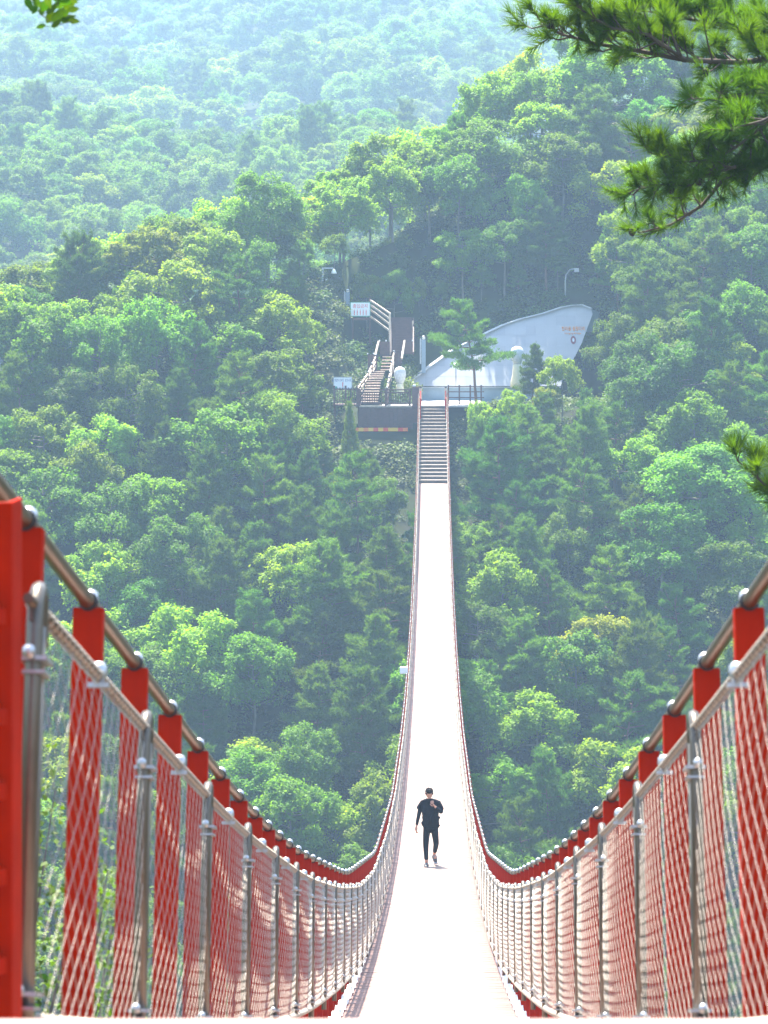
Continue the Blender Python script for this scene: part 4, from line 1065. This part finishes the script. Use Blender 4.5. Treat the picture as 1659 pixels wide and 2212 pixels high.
def build_pine():
    base_ = fp.location; tr_ = MB(); tp = [Vector((PX, 24.8, base_.z)), Vector((PX+.1, 24.9, -3.2)), Vector((PX-.1, 24.8, -.4)), Vector((PX-.35, 24.6, 1.6)), Vector((PX-.5, 24.4, 3.6)), Vector((PX-.4, 24.6, 5.5))]
    tr_.tube(tp, [.24,.21,.18,.15,.11,.05], 10); tr_.build('trunk', M['trunk'], None)
    bough(None, [(2080,-60,.2),(1900,60,.2),(1720,120,0),(1600,135,0),(1480,130,0),(1380,110,.0),(1290,95,0),(1215,75,-.1),(1168,52,-.1)], 17.0, .42, 46, 3, density=1.1, rmain=.024)
    bough(None, [(1760,60,.3),(1650,70,.2),(1560,55,.2),(1470,38,.1),(1385,22,.1)], 17.3, .30, 22, 4)
    bough(None, [(1480,130,0),(1400,75,-.1),(1320,60,-.1),(1262,25,-.1),(1232,0,-.1)], 16.9, .26, 16, 5, rmain=.012)
    bough(None, [(2000,300,.2),(1790,220,.2),(1690,190,.1),(1600,205,0),(1540,215,0),(1505,212,0)], 16.7, .30, 18, 6, rmain=.018)
    bough(None, [(2050,180,.3),(1800,215,.2),(1700,235,.1),(1645,262,0),(1590,275,0)], 16.4, .28, 14, 7)
    bough(None, [(2050,120,.2),(1780,190,.2),(1660,262,.1),(1600,330,0),(1560,390,0),(1515,445,0),(1450,485,-.05),(1395,500,-.05)], 17.2, .34, 30, 8, rmain=.022)
    bough(None, [(1660,262,.1),(1590,318,0),(1540,345,0),(1480,350,-.1),(1400,330,-.1)], 17.0, .24, 14, 9, rmain=.010)
    bough(None, [(1590,360,0),(1500,385,0),(1430,398,0),(1365,412,0)], 17.0, .22, 14, 12, rmain=.010)
    bough(None, [(1700,330,.2),(1640,370,.1),(1610,400,.1)], 17.1, .24, 8, 13, rmain=.010)
    bough(None, [(2100,1300,.2),(1800,1120,.2),(1700,1075,.1),(1650,1045,0),(1612,1010,0),(1592,995,0)], 15.5, .17, 12, 14, density=1.2, rmain=.013)
    bough(None, [(1780,900,.2),(1700,990,.1),(1685,1020,0),(1668,1010,0)], 15.5, .14, 6, 15, rmain=.010)
under(fp, build_pine)
# leafy twig hanging in at the top left
lt = empty('near_broadleaf_tree', (-4.2, 11.2, terr1(-4.2, 11.2)-.2)); tag(lt, 'near broadleaf tree with a leafy twig hanging in at the top left corner', 'tree')
def build_lt():
    b = lt.location; t_ = MB(); t_.tube([Vector((-4.2,11.2,b.z)), Vector((-4.1,11.2,-.5)), Vector((-3.9,11.2,1.0)), Vector((-3.5,11.2,2.2)), Vector((-3.2,11.2,3.2))], [.14,.12,.10,.07,.03], 9); t_.build('trunk', M['trunk_grey'], None)
    tw = MB(); D = 11.2
    def T(pts, r0): tw.tube([W(x, y, D) for x, y in pts], [r0*(1-.5*i/(len(pts)-1)) for i in range(len(pts))], 6, False)
    T([(-620,-240),(-300,-200),(-60,-110),(60,-50),(140,-10),(175,-25)], .012); T([(60,-50),(80,20),(88,30),(105,45),(118,55)], .003); T([(118,55),(140,50),(160,45)], .0018); T([(118,55),(105,56),(90,58)], .0016); T([(118,55),(122,40),(128,20),(120,-20)], .0022); T([(100,-40),(70,0),(55,8)], .003)
    tw.build('twig', M['trunk'], None)
    r = random.Random(4)
    leaves = [(62,8,26,.9),(75,22,18,2.2),(95,12,30,.3),(112,18,30,-.6),(130,10,28,-.2),(125,32,34,-.9),(138,28,30,-.5),(150,12,26,-.4),(155,2,24,.2),(142,42,22,-.3),(160,45,22,.15),(88,57,18,2.8),(104,4,26,1.2),(78,2,26,1.7),(165,-8,30,.2),(60,-8,30,2.),(120,-6,30,.8),(108,34,30,-1.2),(122,50,24,-.7),(146,38,32,-.3),(68,16,24,-2.4),(90,22,22,-1.6),(100,10,30,-.9),(140,2,30,.4),(158,20,24,-.1)]
    for x, y, s, a in leaves:
        c = W(x, y, D+r.uniform(-.06,.06)); L = s*D/F*1.25; w_ = L*.52; ca, sa = math.cos(-a), math.sin(-a)
        ax = Vector((ca, r.uniform(-.4,.4), sa)).normalized(); sd = ax.cross(Vector((r.uniform(-.3,.3),-1,r.uniform(-.2,.5)))).normalized(); nn = ax.cross(sd)
        prof = [(0,0),(.15,.62),(.4,1),(.7,.72),(.9,.25),(1,0)]; vs = []; 
        for t, ww_ in prof: vs.append(c+ax*(t-.5)*L+sd*ww_*w_/2+nn*.12*ww_*w_)
        for t, ww_ in prof: vs.append(c+ax*(t-.5)*L)
        for t, ww_ in prof: vs.append(c+ax*(t-.5)*L-sd*ww_*w_/2+nn*.12*ww_*w_)
        fs = []
        for k in range(5):
            fs.append((k, k+1, k+7, k+6)); fs.append((k+6, k+7, k+13, k+12))
        m_ = MB(); m_.add(vs, fs, True); m_.build('leaf', M['leaf_near'], None)
under(lt, build_lt)
# bushes on the near bank beside the bridge
def near_bush(X, D, zt, R, lab, n=2600, seed=1, leaf=.036):
    r = np.random.default_rng(seed); zb = terr1(X, D)-.1; H = zt-zb; e = empty('bank_shrub', (X, D, zb)); tag(e, lab, 'shrub')
    st_ = MB(); tips = []; rr = random.Random(seed)
    for k in range(16):
        a = rr.uniform(0, 2*PI); rad = R*math.sqrt(rr.random()); h = H*rr.uniform(.65,1.0); t = Vector((math.cos(a)*rad, math.sin(a)*rad, h))
        st_.tube([(0,0,0), (t.x*.3, t.y*.3, h*.45), (t.x*.75, t.y*.75, h*.8), t], [.014,.011,.007,.003], 5, False); tips.append(t)
    st_.build('stem', M['trunk_grey'], e)
    T = np.array([tuple(t) for t in tips]); k = r.integers(0, len(T), n); t = r.uniform(.25, 1.03, n)[:,None]
    base_ = T[k]; P = np.stack([base_[:,0]*t[:,0]**1.3, base_[:,1]*t[:,0]**1.3, base_[:,2]*t[:,0]], 1)+r.normal(size=(n,3))*.11
    v, f = leaf_quads(P, unit(r.normal(size=(n,3))*.6+np.array([0,-.15,.8])), leaf*1.5, leaf*.85, r)
    c = link(bpy.data.objects.new('foliage', np_mesh('foliage', v, f, M['leaf_near'])), e)
near_bush(-2.15, 14.0, -2.05, .55, 'lime green shrub seen through the left net between the first red posts', 3600, 1)
near_bush(-2.25, 17.0, -2.9, .6, 'lime green shrub behind the left net further along the bank', 3600, 2)
near_bush(-1.95, 11.3, -2.0, .35, 'low shrub beside the red end column behind the left net', 2600, 3)
near_bush(2.05, 15.0, -2.7, .45, 'lime green shrub seen through the right net between red posts', 3200, 4)
near_bush(1.8, 12.0, -2.35, .35, 'low leafy shrub behind the right net at the edge of the picture', 2600, 5)
# ------------------------------------------------------------------ AIR
hz = bpy.data.materials.new('haze air'); hz.use_nodes = True; t = hz.node_tree; t.nodes.remove(t.nodes['Principled BSDF'])
pv = t.nodes.new('ShaderNodeVolumePrincipled'); pv.inputs['Color'].default_value = (.50,.72,.97,1); pv.inputs['Density'].default_value = HAZE; pv.inputs['Anisotropy'].default_value = 0
t.links.new(pv.outputs[0], t.nodes['Material Output'].inputs['Volume'])
hb = MB().box((0, 815, 65), (1260, 1800, 250)).build('haze', hz); tag(hb, kind='stuff')

# labels shared by look-alikes: tell them apart by their order across the picture
from collections import defaultdict
by = defaultdict(list)
for e in placed: by[e['label']].append(e)
ORD = ['first','second','third','fourth','fifth','sixth','seventh','eighth','ninth','tenth','eleventh','twelfth']
for lb, es in by.items():
    if len(es) < 2: continue
    es.sort(key=lambda e: scr(e.location.x, e.location.y, 0)[0])
    for k, e in enumerate(es): e['label'] = lb+', '+(ORD[k] if k < 12 else str(k+1)+'th')+' from left'
